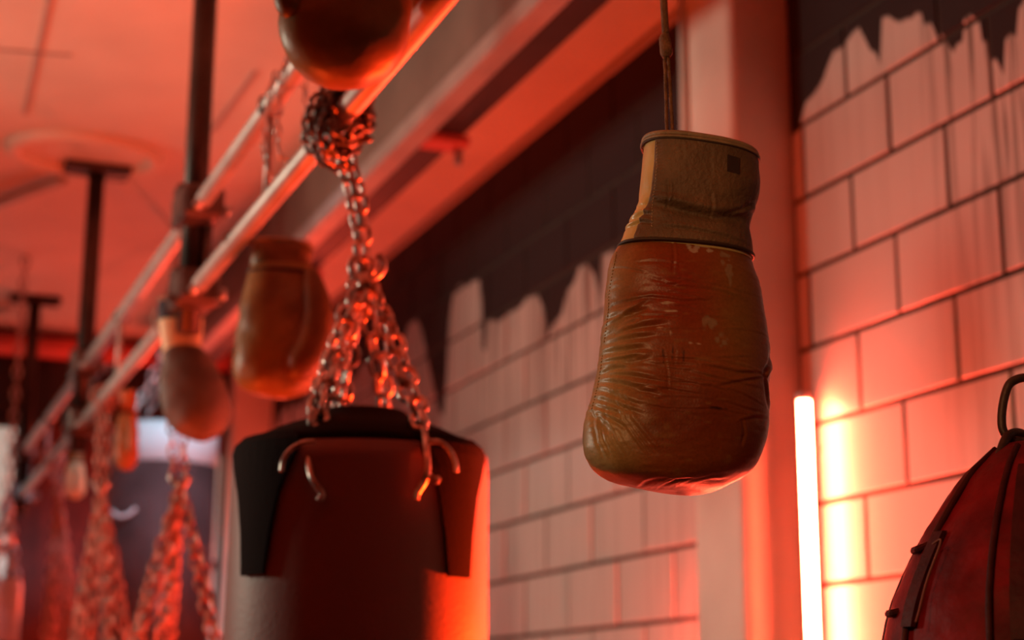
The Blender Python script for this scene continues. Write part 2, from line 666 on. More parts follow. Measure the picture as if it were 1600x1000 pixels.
# ceiling details
struct('trim_4', MB().box((W - .010, (1.0 + YB) / 2 - .01, CEIL - .012), (.016, YB - 1.0 - .03, .018)), M_beige)
seam = MB()
c0, c1 = at_z(85, -40, CEIL), at_z(38, 178, CEIL)
seam.bar((c0[0], c0[1], CEIL - .001), (c1[0], c1[1], CEIL - .001), .012, .004)
seam.build('ceiling_seam', M_seam, ceiling)
c0, c1 = at_z(-40, 74, CEIL), at_z(112, 86, CEIL)
seam = MB().bar((c0[0], c0[1], CEIL - .001), (c1[0], c1[1], CEIL - .001), .012, .004)
seam.build('ceiling_seam', M_seam, ceiling)
c0, c1 = at_z(400, 110, CEIL), at_z(330, 205, CEIL)
seam = MB().bar((c0[0], c0[1], CEIL - .001), (c1[0], c1[1], CEIL - .001), .012, .003)
seam.build('ceiling_seam', M_seam, ceiling)
ra = [at_z(x, y, CEIL) for x, y in ((20, 228), (245, 248), (128, 205), (150, 262))]
rc = (ra[0] + ra[1]) / 2
ring = [(rc[0] + .20 * math.cos(t), rc[1] + .16 * math.sin(t), CEIL) for t in np.linspace(0, 2 * math.pi, 48, endpoint=False)]
MB().tube(ring, .026, 8, closed=True).build('ring_moulding', M_ceiling, ceiling, True)

# steel beam and plum batten running along the ceiling
beam = thing('ceiling_beam', 'long grey steel beam under the ceiling between the twin rails and the black wall', 'beam', (1.15, 3.0, 1.5 + 1.325))
MB().box((1.15, 2.3, 1.5 + 1.445), (.05, 9.0, .23)).build('web', M_beam, beam)
MB().box((1.15, 2.3, 1.5 + 1.349), (.062, 9.0, .046), None, .006).build('bottom_flange', M_flange, beam)
batten = thing('ceiling_batten', 'flat plum coloured batten beside the grey ceiling beam, carrying a red clamp', 'batten', (1.285, 3.0, 1.5 + 1.405))
MB().box((1.285, 2.3, 1.5 + 1.483), (.078, 9.0, .154), None, .004).build('board', M_beam2, batten)


def beam_clamp(xc, yc, label):
    t = thing('beam_clamp', label, 'clamp', (xc, yc, 1.5 + 1.365), 'clamps on the ceiling batten')
    mb = MB().box((xc, yc, 1.5 + 1.389), (.10, .07, .028), None, .005)
    mb.box((xc - .052, yc, 1.5 + 1.43), (.022, .07, .11), None, .004)
    mb.build('jaw', M_redpaint, t)
    MB().lathe([(.010, 0), (.010, .03), (.014, .03), (.014, .042)][::-1], (xc + .03, yc, 1.5 + 1.335), 10).build('bolt', M_bolt, t)
    return t


pc = at_z(712, 224, 1.5 + 1.39)
beam_clamp(1.285, pc[1], 'small red clamp with a bolt on the plum batten, above the heavy bag')
pc = at_z(488, 430, 1.5 + 1.39)
beam_clamp(1.285, pc[1], 'small red clamp far along the batten, beside the ochre glove')

# far wall: red pipe, two daylit windows
rp = MB().tube([(XL + .02, YB - .075, 1.5 + 1.490), (1.455, YB - .075, 1.5 + 1.490)], .047, 16)
o = rp.build('wall_pipe', M_redpaint, None, True)
o['label'] = 'long red horizontal pipe across the black top of the far wall'
o['category'] = 'pipe'


def window(name, x0, x1, z0, z1, bars):
    o = MB().box(((x0 + x1) / 2, YB - .016, (z0 + z1) / 2), (x1 - x0, .03, z1 - z0)).build(name, M_frame)
    o['kind'] = 'structure'
    xs = [x0 + .03] + [x0 + (x1 - x0) * b for b in bars] + [x1 - .012]
    for row in ((z0 + .03, z0 + .62 * (z1 - z0) - .02), (z0 + .62 * (z1 - z0) + .02, z1 - .02)):
        for i in range(len(xs) - 1):
            a, b = xs[i] + .01, xs[i + 1] - .01
            MB().box(((a + b) / 2, YB - .034, sum(row) / 2), (b - a, .008, row[1] - row[0]), None, .002).build('pane', M_glass_day, o)


window('window_1', -.55, .60, 1.5 - .2, 1.5 + 1.165, (.34, .67))
window('window_2', 1.02, 1.455, 1.5 - .2, 1.5 + 1.10, (.5,))

# ------------------------------------------------------------------ lit tube
TX = W - .037
TY = float(at_x(1258, 700, TX)[1])
ztop = at_y(1258, 617, TY)[2]


def tube_lamp(TX, TY, ztop, label, aim=(-.22, -.97), back=1, ln=1.8):
    t = thing('tube_lamp', label, 'lamp', (TX, TY, ztop - ln))
    r = .0135
    a0 = math.atan2(aim[1], aim[0])       # the diffuser looks away from the pilaster
    zs = (ztop - ln + .03, ztop - .012)

    def half(a_from, a_to, rad, n=14):
        v, f = [], []
        for z in zs:
            for k in range(n + 1):
                a = a_from + (a_to - a_from) * k / n
                v.append((TX + rad * math.cos(a), TY + rad * math.sin(a), z))
        for k in range(n):
            f.append((k, k + 1, n + 2 + k, n + 1 + k))
        return v, f
    v, f = half(a0 - 1.25, a0 + 1.25, r)
    obj('diffuser', v, f, M_tube, t)
    v, f = half(a0 + 1.23, a0 + 2 * math.pi - 1.23, r * 1.02)
    v2, f2 = half(a0 + 1.23, a0 + 2 * math.pi - 1.23, r * .80)
    MB().add(v, f).add(v2, [q[::-1] for q in f2]).build('housing', M_housing, t, True)
    for z in (ztop - .012, ztop - ln + .015):
        MB().lathe([(r * .9, 0), (r * 1.1, .002), (r * 1.1, .013), (r * .9, .015)], (TX, TY, z), 18).build('end_cap', M_housing, t, True)
    for z in (ztop - .10, ztop - ln + .1):
        MB().box((TX + .021, TY + .006 * back, z), (.05, .012, .02), None, .002).build('bracket', M_housing, t)
    return t


tube_lamp(TX, TY, ztop, 'glowing vertical red tube lamp in the corner of the near pilaster and the block wall')
tube_lamp(W - .037, PIL_Y + .20 + .042, ztop - .35, 'glowing vertical red tube lamp hidden on the far side of the near pilaster', (-.35, .94), -1)
tube_lamp(W - .037, PIL2_Y - .20, ztop + .30, 'glowing vertical red tube lamp at the far pilaster, behind the black heavy bag', ln=.9)

# pale pipe against the first pilaster
pp = MB()
q0 = at_x(1066, 100, 1.49)
pp.tube([(1.499, PIL_Y + .178, 1.5 + .70), (1.499, PIL_Y + .178, CEIL - .004)], .0095, 16)
o = pp.build('standing_pipe', M_pil, None, True)
o['label'] = 'pale vertical pipe on the side of the near pilaster, behind the glove cord'
o['category'] = 'pipe'

# ------------------------------------------------------------------ rails, poles, braces
RX, ZLO, ZUP = .56, 1.5 + .787, 1.5 + .955
truss = thing('rail_truss', 'pair of pale steel rails one above the other, running into the distance', 'rail', (RX, 2.5, ZLO))
MB().tube([(RX, .1, ZLO), (RX, 6.5, ZLO)], .0165, 16).build('rail', M_rail, truss, True)
MB().tube([(RX, .1, ZUP), (RX, 6.5, ZUP)], .0165, 16).build('rail', M_rail, truss, True)
for y in (at_x(420, 240, RX)[1], 1.35, 4.05, 5.6):
    MB().tube([(RX, y, ZLO), (RX, y, ZUP)], .007, 8).build('strut', M_rail, truss, True)
    MB().lathe([(.02, -.012), (.021, 0), (.02, .012)], (RX, y, ZUP), 12).build('strut_collar', M_clamp, truss, True)


def bracket_pole(y, label, big):
    t = thing('ceiling_pole', label, 'pole', (RX, y, CEIL), 'poles carrying the rails')
    X = RX + (.0 if not big else -.0)
    yo = y + .042
    MB().tube([(X, yo, CEIL - .01), (X, yo, ZLO - .075)], .024, 18).build('shaft', M_pole, t, True)
    MB().box((X, yo, CEIL - .012), (.19, .10, .022), None, .004).build('top_plate', M_pole, t)
    for z in (ZUP, ZLO):
        c = MB().box((X, y + .012, z), (.082, .125, .066), None, .008)
        c.box((X - .018, y + .02, z + .034), (.05, .05, .022), None, .005)
        c.build('clamp', M_clamp, t)
        for s in (-1, 1):
            MB().lathe([(.0105, 0), (.0105, .012), (.006, .012), (.006, .03)], (X + s * .012, y - .045, z + .012 * s), 8, (0, -1, 0)).build('bolt', M_bolt, t, True)
        MB().lathe([(.009, 0), (.009, .022), (.013, .022), (.013, .033)], (X + .030, y + .012, z), 8, (1, 0, 0)).build('bolt', M_bolt, t, True)
    MB().box((X + .024, yo - .01, (ZUP + ZLO) / 2), (.014, .05, .17), None, .004).build('link_plate', M_clamp, t)
    MB().tube([(X - .055, y - .02, ZLO - .022), (X - .02, y - .02, ZLO - .03), (X + .03, y - .02, ZLO - .03), (X + .045, y - .02, ZLO - .02)], .009, 8).build('pin', M_clamp, t, True)
    return t


bracket_pole(3.07, 'thick dark pole from ceiling to the rails, nearest, above the small brown glove', True)
bracket_pole(4.70, 'dark pole with flat plate on the ceiling, second along the rails', False)
bracket_pole(6.40, 'small dark pole with ceiling plate, farthest along the rails', False)


def brace(p, label):
    o = MB()
    p = np.array(p)
    d = np.array([-.212, .415, 0])
    k = (YB - .02 - p[1]) / d[1]
    o.bar(p, p + d * k, .035, .02, .003)
    o = o.build('ceiling_brace', M_brace)
    o['label'] = label
    o['category'] = 'brace'
    o['group'] = 'braces under the ceiling'


brace((.470, 4.80, CEIL - .034), 'slanting flat steel brace running left from the second pole plate')
brace((.470, 6.50, CEIL - .034), 'slanting flat steel brace running left from the farthest pole plate')

# ------------------------------------------------------------------ chains
_link_cache = {}


def link_mesh(length, width, wire, m):
    key = (round(length, 4), round(width, 4), round(wire, 4), m.name)
    if key in _link_cache:
        return _link_cache[key]
    a = length / 2 - width / 2
    r = width / 2 - wire
    pts = []
    for k in range(7):
        t = math.pi * k / 6
        pts.append((r * math.cos(t), 0, a + r * math.sin(t)))
    for k in range(7):
        t = math.pi + math.pi * k / 6
        pts.append((r * math.cos(t), 0, -a + r * math.sin(t)))
    mb = MB().tube(pts, wire, 6, closed=True)
    me = bpy.data.meshes.new('chain_link')
    me.from_pydata(mb.v, [], mb.f)
    me.polygons.foreach_set('use_smooth', [True] * len(me.polygons))
    me.materials.append(m)
    _link_cache[key] = me
    return me


def links_along(parent, pts, length=.040, width=.027, wire=.0036, m=None, jitter=.25, name='link', phase=0.0):
    m = m or M_chain
    me = link_mesh(length, width, wire, m)
    pitch = length - 2.2 * wire
    pts = np.asarray(pts, float)
    seg = np.linalg.norm(np.diff(pts, axis=0), axis=1)
    cum = np.concatenate([[0], np.cumsum(seg)])
    n = max(1, int(round(cum[-1] / pitch)))
    base = np.array(origin_of(parent))
    for i in range(n):
        s = (i + .5) * cum[-1] / n
        p = np.array([np.interp(s, cum, pts[:, k]) for k in range(3)])
        s0, s1 = max(0, s - pitch / 2), min(cum[-1], s + pitch / 2)
        d = np.array([np.interp(s1, cum, pts[:, k]) - np.interp(s0, cum, pts[:, k]) for k in range(3)])
        d /= max(np.linalg.norm(d), 1e-9)
        q = Vector((0, 0, 1)).rotation_difference(Vector(d))
        tw = (i % 2) * math.pi / 2 + phase + random.uniform(-jitter, jitter)
        rot = q.to_matrix() @ Matrix.Rotation(tw, 3, 'Z')
        o = bpy.data.objects.new(name, me)
        COL.objects.link(o)
        o.parent = parent
        mm = rot.to_4x4()
        mm.translation = Vector(p - base)
        o.matrix_local = mm


# chain of the black heavy bag
BD = 2.15
hub = at(573, 428, BD)
top = np.array([RX + .006, hub[1] - .006, ZLO])
bch = thing('bag_chain', 'steel chain of the black heavy bag: knotted on the rail, single drop, four spreading legs', 'chain', hub)
for s_ in (-1, 1):
    links_along(bch, [top + HR * s_ * .007 + [0, 0, -.02], (top + hub) / 2 + HR * (s_ * .006 + .003), hub + HR * s_ * .003], .030, .022, .0036, phase=.5 + .9 * s_)
rails_y = top[1]
tang = []
for k in range(110):
    t = k / 109
    a = t * 2 * math.pi * 7.2
    tang.append((RX + (.029 + .008 * math.sin(k * 1.7)) * math.cos(a), rails_y + .035 - .10 * t + .010 * math.sin(k * 2.3),
                 ZLO - .008 + (.033 + .009 * math.cos(k * 1.3)) * math.sin(a)))
links_along(bch, tang, .026, .019, .0032, M_chain_dark, jitter=1.2)
for q in range(5):
    a0_ = random.uniform(0, 6.28)
    yy0 = rails_y + random.uniform(-.05, .03)
    lp_ = [(RX + (.036 + .012 * math.sin(2.2 * a + q)) * math.cos(a + a0_), yy0 + .018 * math.sin(a * 1.5 + q),
            ZLO - .012 + (.040 + .014 * math.cos(1.7 * a + q)) * math.sin(a + a0_)) for a in np.linspace(0, 5.2, 20)]
    links_along(bch, lp_, .026, .019, .0032, M_chain_dark, jitter=1.0)
leg_ends = [((483, 692), -.135, [(530, 545), (505, 620)]), ((662, 668), -.125, [(608, 520), (640, 610)]),
            ((528, 655), .09, [(545, 540)]), ((605, 650), .09, [(588, 540)])]
for (e, df, mids) in leg_ends:
    n = len(mids) + 1
    pts = [hub] + [at(*mm, BD, df * (i + 1) / n) for i, mm in enumerate(mids)] + [at(*e, BD, df)]
    for s_ in (-1, 1):
        links_along(bch, [p + HR * s_ * .006 * (1 if 0 < q < len(pts) - 1 else .3) for q, p in enumerate(pts)], .036, .025, .0040, phase=.6 * s_)
links_along(bch, [hub + HR * -.012, at(527, 520, BD, -.02), at(500, 600, BD, -.06), at(484, 690, BD, -.13)], .032, .0225, .0034, phase=.7)
MB().tube(smooth_path([at(*q, BD, -.01) for q in ((558, 398), (548, 412), (552, 430), (570, 438), (592, 430), (600, 412), (590, 398))]), .0045, 8).build('shackle', M_chain, bch, True)
for pth in ([(483, 690), (482, 720), (488, 748), (503, 772), (498, 782)], [(662, 668), (666, 700), (668, 735), (663, 752), (652, 770), (650, 780)],
            [(668, 740), (680, 752), (684, 748)]):
    MB().tube(smooth_path([at(*q, BD, -.174 if i > 1 else (-.13, -.160)[i]) for i, q in enumerate(pth)]), .0042, 8).build('hook', M_chain, bch, True)

# ------------------------------------------------------------------ black heavy bag
bc = at(557, 1000, BD)
R = 202 * px(BD) * .995
z_sh = at(557, 712, BD)[2] + .004          # shoulder
z_tp = at(572, 633, BD - .06)[2]
bag = thing('heavy_bag', 'black cylindrical heavy bag hanging in the middle on spreading steel chains', 'punching bag', (bc[0], bc[1], z_sh - 1.0))
rt = 74 * px(BD)
prof = [(R * .90, -1.0), (R * .98, -.98), (R, -.95)]
for z in np.linspace(-.9, -.03, 10):
    prof.append((R * (1 + .006 * math.sin(z * 21)), z))
prof += [(R * .99, -.008), (R * .955, .004), ((R * .95 + rt) / 2, (z_tp - z_sh) * .52), (rt * 1.06, z_tp - z_sh - .008), (rt * .94, z_tp - z_sh)]
k_sh = [k for k, p in enumerate(prof) if p[1] > -.012][0]
MB().lathe(prof[:k_sh + 1], (bc[0], bc[1], z_sh), 72).build('body', M_vinyl, bag, True)
MB().lathe(prof[k_sh:], (bc[0], bc[1], z_sh), 72).build('shaded_top', M_webbing, bag, True)  # the bag's own cone, coloured black to paint in shade under the ceiling


def rad_at(z):
    zs = [p[1] for p in prof]
    return float(np.interp(z, zs, [p[0] for p in prof]))


def body_patch(ang_lo, ang_hi, z_list, lift, name, m, thick=.005):
    """curved panel on the bag; angles in degrees from the direction to the camera, + to the right"""
    v, f = [], []
    nu = 8 if abs(ang_hi[0] - ang_lo[0]) < 90 else 72
    rows = []
    for (lo, hi, z) in zip(ang_lo, ang_hi, z_list):
        row = []
        for k in range(nu + 1):
            a = math.radians(lo + (hi - lo) * k / nu)
            d = HR * math.sin(a) - HF * math.cos(a)
            row.append((d, z))
        rows.append(row)
    for off in (lift, lift - thick):
        for row in rows:
            for d, z in row:
                v.append(np.array([bc[0], bc[1], z_sh + z]) + d * (rad_at(z) + off))
    nr = len(rows)
    for s in (0, 1):
        b = s * nr * (nu + 1)
        for i in range(nr - 1):
            for k in range(nu):
                q = (b + i * (nu + 1) + k, b + (i + 1) * (nu + 1) + k, b + (i + 1) * (nu + 1) + k + 1, b + i * (nu + 1) + k + 1)
                f.append(q if s == 0 else q[::-1])
    T = nr * (nu + 1)
    for i in range(nr - 1):
        for k in (0, nu):
            q = (i * (nu + 1) + k, T + i * (nu + 1) + k, T + (i + 1) * (nu + 1) + k, (i + 1) * (nu + 1) + k)
            f.append(q if k == 0 else q[::-1])
    for i in (0, nr - 1):
        for k in range(nu):
            q = (i * (nu + 1) + k, i * (nu + 1) + k + 1, T + i * (nu + 1) + k + 1, T + i * (nu + 1) + k)
            f.append(q if i == 0 else q[::-1])
    return obj(name, v, f, m, bag, False)


zb_end = at(557, 895, BD, -R)[2] - z_sh
zs_ = [.006, -.004, -.016, -.04, -.07, zb_end * .7, zb_end]
for (c0, wt, wb) in ((-43, 21, 7), (51, 19, 6.5), (133, 20, 7), (-130, 20, 7)):
    ws = np.array([wt * .8, wt, wt * 1.05, wt * .85, wt * .62, wb * 1.3, wb])
    body_patch(c0 - ws, c0 + ws, zs_, .007, 'strap', M_webbing)
for pth in ([(440, 737), (443, 718), (455, 702), (474, 692), (492, 690)], [(668, 690), (688, 691), (703, 704), (711, 722), (713, 737)]):
    MB().tube(smooth_path([at(*q, BD, -.172) for q in pth]),   .0032, 8).build('ring', M_chain, bag, True)

# ------------------------------------------------------------------ gloves


def cr_interp(rows, n):
    P = np.asarray(rows, float)
    c = np.concatenate([[0], np.cumsum(np.linalg.norm(np.diff((P[:, :2] + P[:, 2:4]) / 2, axis=0), axis=1) +
                                       .5 * np.abs(np.diff(P[:, 2] - P[:, 0])))])
    t = c / c[-1]
    Q = np.linspace(0, 1, n)
    out = np.zeros((n, P.shape[1]))
    m = np.gradient(P, t, axis=0)
    for i, q in enumerate(Q):
        k = min(max(np.searchsorted(t, q, side='right') - 1, 0), len(t) - 2)
        h = t[k + 1] - t[k]
        s = (q - t[k]) / h
        out[i] = (P[k] * (2 * s ** 3 - 3 * s ** 2 + 1) + h * m[k] * (s ** 3 - 2 * s ** 2 + s) + P[k + 1] * (-2 * s ** 3 + 3 * s ** 2) + h * m[k + 1] * (s ** 3 - s ** 2))
    return out, Q


def sgnpow(a, e):
    return np.sign(a) * np.abs(a) ** e


def loft(rows, D, nu, nv, ratio=.42, expo=2.3, dshift=None, inflate=0.0):
    """grid of (right, forward, height) from left/right outline rows given in photograph pixels"""
    R4, Q = cr_interp(rows, nv)
    Lp = np.array([rz(a, b, D) for a, b in R4[:, :2]])
    Rp = np.array([rz(a, b, D) for a, b in R4[:, 2:4]])
    C, Hh = (Lp + Rp) / 2, (Rp - Lp) / 2
    hw = np.linalg.norm(Hh, axis=1) + inflate
    Hh = Hh * (hw / np.maximum(np.linalg.norm(Hh, axis=1), 1e-9))[:, None]
    u = np.linspace(0, 2 * math.pi, nu, endpoint=False)
    cu, su = sgnpow(np.cos(u), 2 / expo), sgnpow(np.sin(u), 2 / expo)
    rat = ratio(Q) if callable(ratio) else np.full(nv, ratio)
    sh = dshift(Q) if dshift is not None else np.zeros(nv)
    G = np.zeros((nv, nu, 3))
    G[:, :, 0] = C[:, None, 0] + Hh[:, None, 0] * cu
    G[:, :, 2] = C[:, None, 1] + Hh[:, None, 1] * cu
    hd = R4[:, 4] * px(D) if R4.shape[1] > 4 else hw * 2 * rat
    G[:, :, 1] = D + sh[:, None] + hd[:, None] * su
    return G


def grid_normals(G):
    du = np.roll(G, -1, 1) - np.roll(G, 1, 1)
    dv = np.gradient(G, axis=0)
    n = np.cross(du, dv)
    n /= np.maximum(np.linalg.norm(n, axis=2, keepdims=True), 1e-12)
    c = G.mean(axis=1, keepdims=True)
    s = np.sign(((G - c) * n).sum(axis=2).mean())
    return n * (s if s != 0 else 1)


def grid_faces(nv, nu, cap0=True, cap1=True):
    i, k = np.meshgrid(np.arange(nv - 1), np.arange(nu), indexing='ij')
    l = (k + 1) % nu
    f = np.stack([i * nu + k, (i + 1) * nu + k, (i + 1) * nu + l, i * nu + l], -1).reshape(-1, 4).tolist()
    if cap0:
        f.append(list(range(nu)))
    if cap1:
        f.append(list(range((nv - 1) * nu, nv * nu))[::-1])
    return f


def grid_obj(name, G, m, parent, cap0=True, cap1=True):
    V = upright(G[..., 0], G[..., 1], G[..., 2]).reshape(-1, 3)
    return obj(name, V, grid_faces(G.shape[0], G.shape[1], cap0, cap1), m, parent, True)


def value_noise(p, scale, seed):
    """smooth 3-D noise, numpy only"""
    rng = np.random.default_rng(seed)
    T = rng.random((32, 32, 32))
    q = p * scale
    i = np.floor(q).astype(int)
    f = q - i
    f = f * f * (3 - 2 * f)
    out = 0
    for a in (0, 1):
        for b in (0, 1):
            for c in (0, 1):
                w = (f[..., 0] if a else 1 - f[..., 0]) * (f[..., 1] if b else 1 - f[..., 1]) * (f[..., 2] if c else 1 - f[..., 2])
                out = out + w * T[(i[..., 0] + a) % 32, (i[..., 1] + b) % 32, (i[..., 2] + c) % 32]
    return out - .5


def crease_field(G, D, creases):
    """sum of crease profiles; crease = (list of pixel points, width px, depth m)"""
    P = G[..., [0, 2]]
    front = np.clip((D - G[..., 1]) / .004 + 1.2, 0, 1)
    out = np.zeros(P.shape[:2])
    for pts, w, a in creases:
        q = np.array([rz(x, y, D) for x, y in pts])
        w = w * px(D)
        best = np.full(P.shape[:2], 1e9)
        tt = np.zeros(P.shape[:2])
        sd = np.zeros(P.shape[:2])
        L = np.concatenate([[0], np.cumsum(np.linalg.norm(np.diff(q, axis=0), axis=1))])
        lo, hi = q.min(0) - 4 * w, q.max(0) + 4 * w
        mask = (P[..., 0] > lo[0]) & (P[..., 0] < hi[0]) & (P[..., 1] > lo[1]) & (P[..., 1] < hi[1])
        if not mask.any():
            continue
        pm = P[mask]
        bm, tm, sm = np.full(len(pm), 1e9), np.zeros(len(pm)), np.zeros(len(pm))
        for k in range(len(q) - 1):
            d = q[k + 1] - q[k]
            l2 = d @ d
            t = np.clip(((pm - q[k]) @ d) / l2, 0, 1)
            e = pm - q[k] - t[:, None] * d
            dist = np.linalg.norm(e, axis=1)
            s = np.sign(d[0] * e[:, 1] - d[1] * e[:, 0])
            up = dist < bm
            bm[up] = dist[up]
            sm[up] = s[up]
            tm[up] = (L[k] + t[up] * (L[k + 1] - L[k])) / L[-1]
        taper = np.minimum(1, 4 * np.minimum(tm + .08, 1 - tm))
        taper = np.clip(taper, 0, 1)
        x = bm * sm / w
        prof = -np.exp(-x * x) + .75 * np.exp(-(x - 1.7) ** 2 / 1.2)
        out[mask] += a * taper * prof
    return out * front


def smooth_step(e0, e1, x):
    t = np.clip((x - e0) / (e1 - e0), 0, 1)
    return t * t * (3 - 2 * t)


# ---- the sharp brown glove in front
GD = 1.35
gp = lambda x, y: rz(x, y, GD)
g_bottom = at(1078, 771, GD)
g1 = thing('boxing_glove', 'large sharp brown leather boxing glove hanging on a lace in front of the pilaster', 'boxing glove', g_bottom, 'hanging boxing gloves')
hand_rows = [(974, 376, 1172, 404, 56), (966, 388, 1174, 414, 62), (957, 404, 1178, 426, 68), (949, 440, 1187, 448, 78), (944, 490, 1196, 490, 86),
             (937, 545, 1202, 535, 92), (932, 590, 1203, 580, 96), (925, 625, 1200, 610, 98), (914, 664, 1199, 650, 98), (913, 704, 1197, 684, 96),
             (924, 730, 1190, 710, 93), (946, 747, 1174, 733, 89), (982, 758, 1150, 749, 81), (1030, 767, 1118, 763, 62), (1064, 770, 1092, 769, 28),
             (1074, 770.6, 1082, 770.6, 6)]


def ratio1(q):
    return np.interp(q, [0, .1, .3, .6, .8, .9, 1], [.30, .33, .36, .38, .38, .36, .34])


def shift1(q):
    return np.interp(q, [0, .55, .72, .82, .9, 1.0], [0, 0, .001, .003, .006, .010])


NU, NV = 420, 330
G = loft(hand_rows, GD, NU, NV, ratio1, 2.35, shift1)
n = grid_normals(G)
puff = .0042 * value_noise(G, 16, 1) + .0022 * value_noise(G, 38, 2) + .0005 * value_noise(G * [1, 1, 3.0], 110, 3)
rr = random.Random(5)
cre = []
for k in range(40):      # fine slanting creases across the back of the hand
    x0, y0 = rr.uniform(955, 1130), rr.uniform(420, 660)
    ln = rr.uniform(35, 130)
    sl = rr.uniform(.02, .20)
    pts = [(x0 + ln * t, y0 + ln * t * sl + 4 * math.sin(3.0 * t + k)) for t in np.linspace(0, 1, 5)]
    cre.append((pts, rr.uniform(1.2, 2.6), rr.uniform(.00018, .0006)))
for k in range(17):      # gathers fanning out of the left seam
    t = k / 16
    y0 = 505 + 150 * t
    x0 = np.interp(y0, [490, 545, 590, 625, 664], [946, 939, 934, 928, 917])
    ln = rr.uniform(35, 95) * (.75 + .5 * math.sin(math.pi * t))
    ang = math.radians(-16 + 62 * t ** 1.6 + rr.uniform(-7, 7))
    pts = [(x0 + ln * s * math.cos(ang), y0 + ln * s * math.sin(ang) + 5 * math.sin(2.5 * s + k)) for s in np.linspace(0, 1, 6)]
    cre.append((pts, rr.uniform(3.0, 5.2), rr.uniform(.0010, .0019)))
for k in range(9):       # curling folds at the lower left corner
    x0 = 921 + 3.5 * k
    pts = [(x0 + 2 * k, 640 - k * 2), (x0 + 3 + 3 * k, 670), (x0 + 9 + 5.2 * k, 700), (x0 + 22 + 6.5 * k, 728)]
    cre.append((pts, rr.uniform(2.8, 4.6), rr.uniform(.0007, .0015)))
cre += [([(1010, 452), (1050, 468), (1110, 472), (1170, 492)], 3.0, .0007), ([(955, 487), (1010, 482), (1060, 490), (1120, 487)], 2.6, .0008),
        ([(1202, 556), (1198, 575), (1187, 592), (1182, 600)], 3.2, .0022), ([(1187, 598), (1190, 620), (1197, 650)], 3.0, .0014),
        ([(1090, 590), (1140, 600), (1187, 596)], 2.6, .0012), ([(1110, 622), (1150, 612), (1185, 602)], 2.6, .0010), ([(1145, 672), (1170, 664), (1196, 660)], 2.4, .0009),
        ([(1148, 668), (1152, 690), (1146, 712)], 2.4, .0008),
        ([(1045, 392), (1047, 420), (1044, 450)], 2.0, .0006), ([(1030, 570), (1035, 600), (1036, 640)], 1.5, .0004), ([(1048, 565), (1045, 590)], 1.5, .0004)]
for k in range(9):
    x0 = rr.uniform(985, 1130)
    cre.append(([(x0, 766), (x0 + 22, 759), (x0 + 52, 755 + rr.uniform(-4, 2))], rr.uniform(1.2, 2.2), rr.uniform(.00015, .0004)))
disp = puff + crease_field(G, GD, cre)
edge = np.interp(np.linspace(0, 1, NV), [0, .03, .97, 1], [0, 1, 1, 0])[:, None]
# pressed seam line down the left side
G2 = G + n * (disp * edge)[..., None]

# leather colour: painted light and shade, with the leather's own stains and scuffs
X = G[..., 0]
Z = G[..., 2]


def blob(cx, cy, rx, ry):
    c = gp(cx, cy)
    return np.exp(-(((X - c[0]) / (rx * px(GD))) ** 2 + ((Z - c[1]) / (ry * px(GD))) ** 2))


nz1 = value_noise(G, 45, 21)
nz2 = value_noise(G * [1, 1, 2.2], 120, 22)
nz3 = value_noise(G, 300, 23)
base = np.array([.27, .068, .014])
col = np.ones(X.shape + (3,)) * base


def mixc(c, w):
    global col
    w = np.clip(w, 0, 1)[..., None]
    col = col * (1 - w) + np.array(c) * w


mixc((.34, .25, .10), .9 * smooth_step(*sorted((gp(1010, 500)[0], gp(940, 500)[0]))[::1], X) * 0 + .85 * (1 - smooth_step(gp(930, 0)[0], gp(1015, 0)[0], X)))  # gold left side: sheen from the left painted into the colour
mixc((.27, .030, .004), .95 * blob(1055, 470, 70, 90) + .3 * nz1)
mixc((.17, .026, .006), .85 * blob(1080, 670, 85, 70))  # dark lower centre: shade painted into the leather
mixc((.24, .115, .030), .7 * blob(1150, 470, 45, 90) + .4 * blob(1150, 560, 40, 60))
mixc((.46, .31, .13), .8 * blob(940, 690, 38, 60) + .5 * blob(950, 590, 26, 50))  # lower left lightened, painting in the light on that side
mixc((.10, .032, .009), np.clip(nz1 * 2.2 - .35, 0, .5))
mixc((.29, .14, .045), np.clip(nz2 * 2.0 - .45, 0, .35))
front = (G[..., 1] < GD)
sc = smooth_step(.30, .42, blob(1086, 406, 17, 9) * (1 + 3.2 * nz3 + 1.6 * nz2)) * front
mixc((.48, .33, .24), sc * .9)
for (cx, cy, rx, ry) in ((1160, 402, 5, 12), (1122, 420, 6, 14), (1098, 525, 14, 12), (1118, 548, 11, 14), (1130, 440, 6, 26)):
    mixc((.30, .20, .12), smooth_step(.35, .7, blob(cx, cy, rx, ry) * (1 + 2.2 * nz3 + 1.8 * nz2)) * front * .7)
for (cx, cy, rx, ry) in ((1035, 492, 14, 2.2), (1040, 505, 12, 2.0), (1022, 530, 8, 1.6), (1040, 540, 2, 6), (1082, 556, 5, 1.6), (1070, 555, 3, 1.6)):
    mixc((.55, .40, .30), smooth_step(.35, .8, blob(cx, cy, rx, ry) * (1 + 1.5 * nz3)) * front * .8)
for (cx, cy, rx, ry) in ((1042, 568, 1.6, 22), (1028, 575, 1.6, 14), (1058, 572, 1.6, 14), (1110, 655, 16, 3), (1096, 525, 3, 3)):
    mixc((.05, .015, .007), smooth_step(.35, .8, blob(cx, cy, rx, ry) * (1 + 1.5 * nz3)) * front * .8)

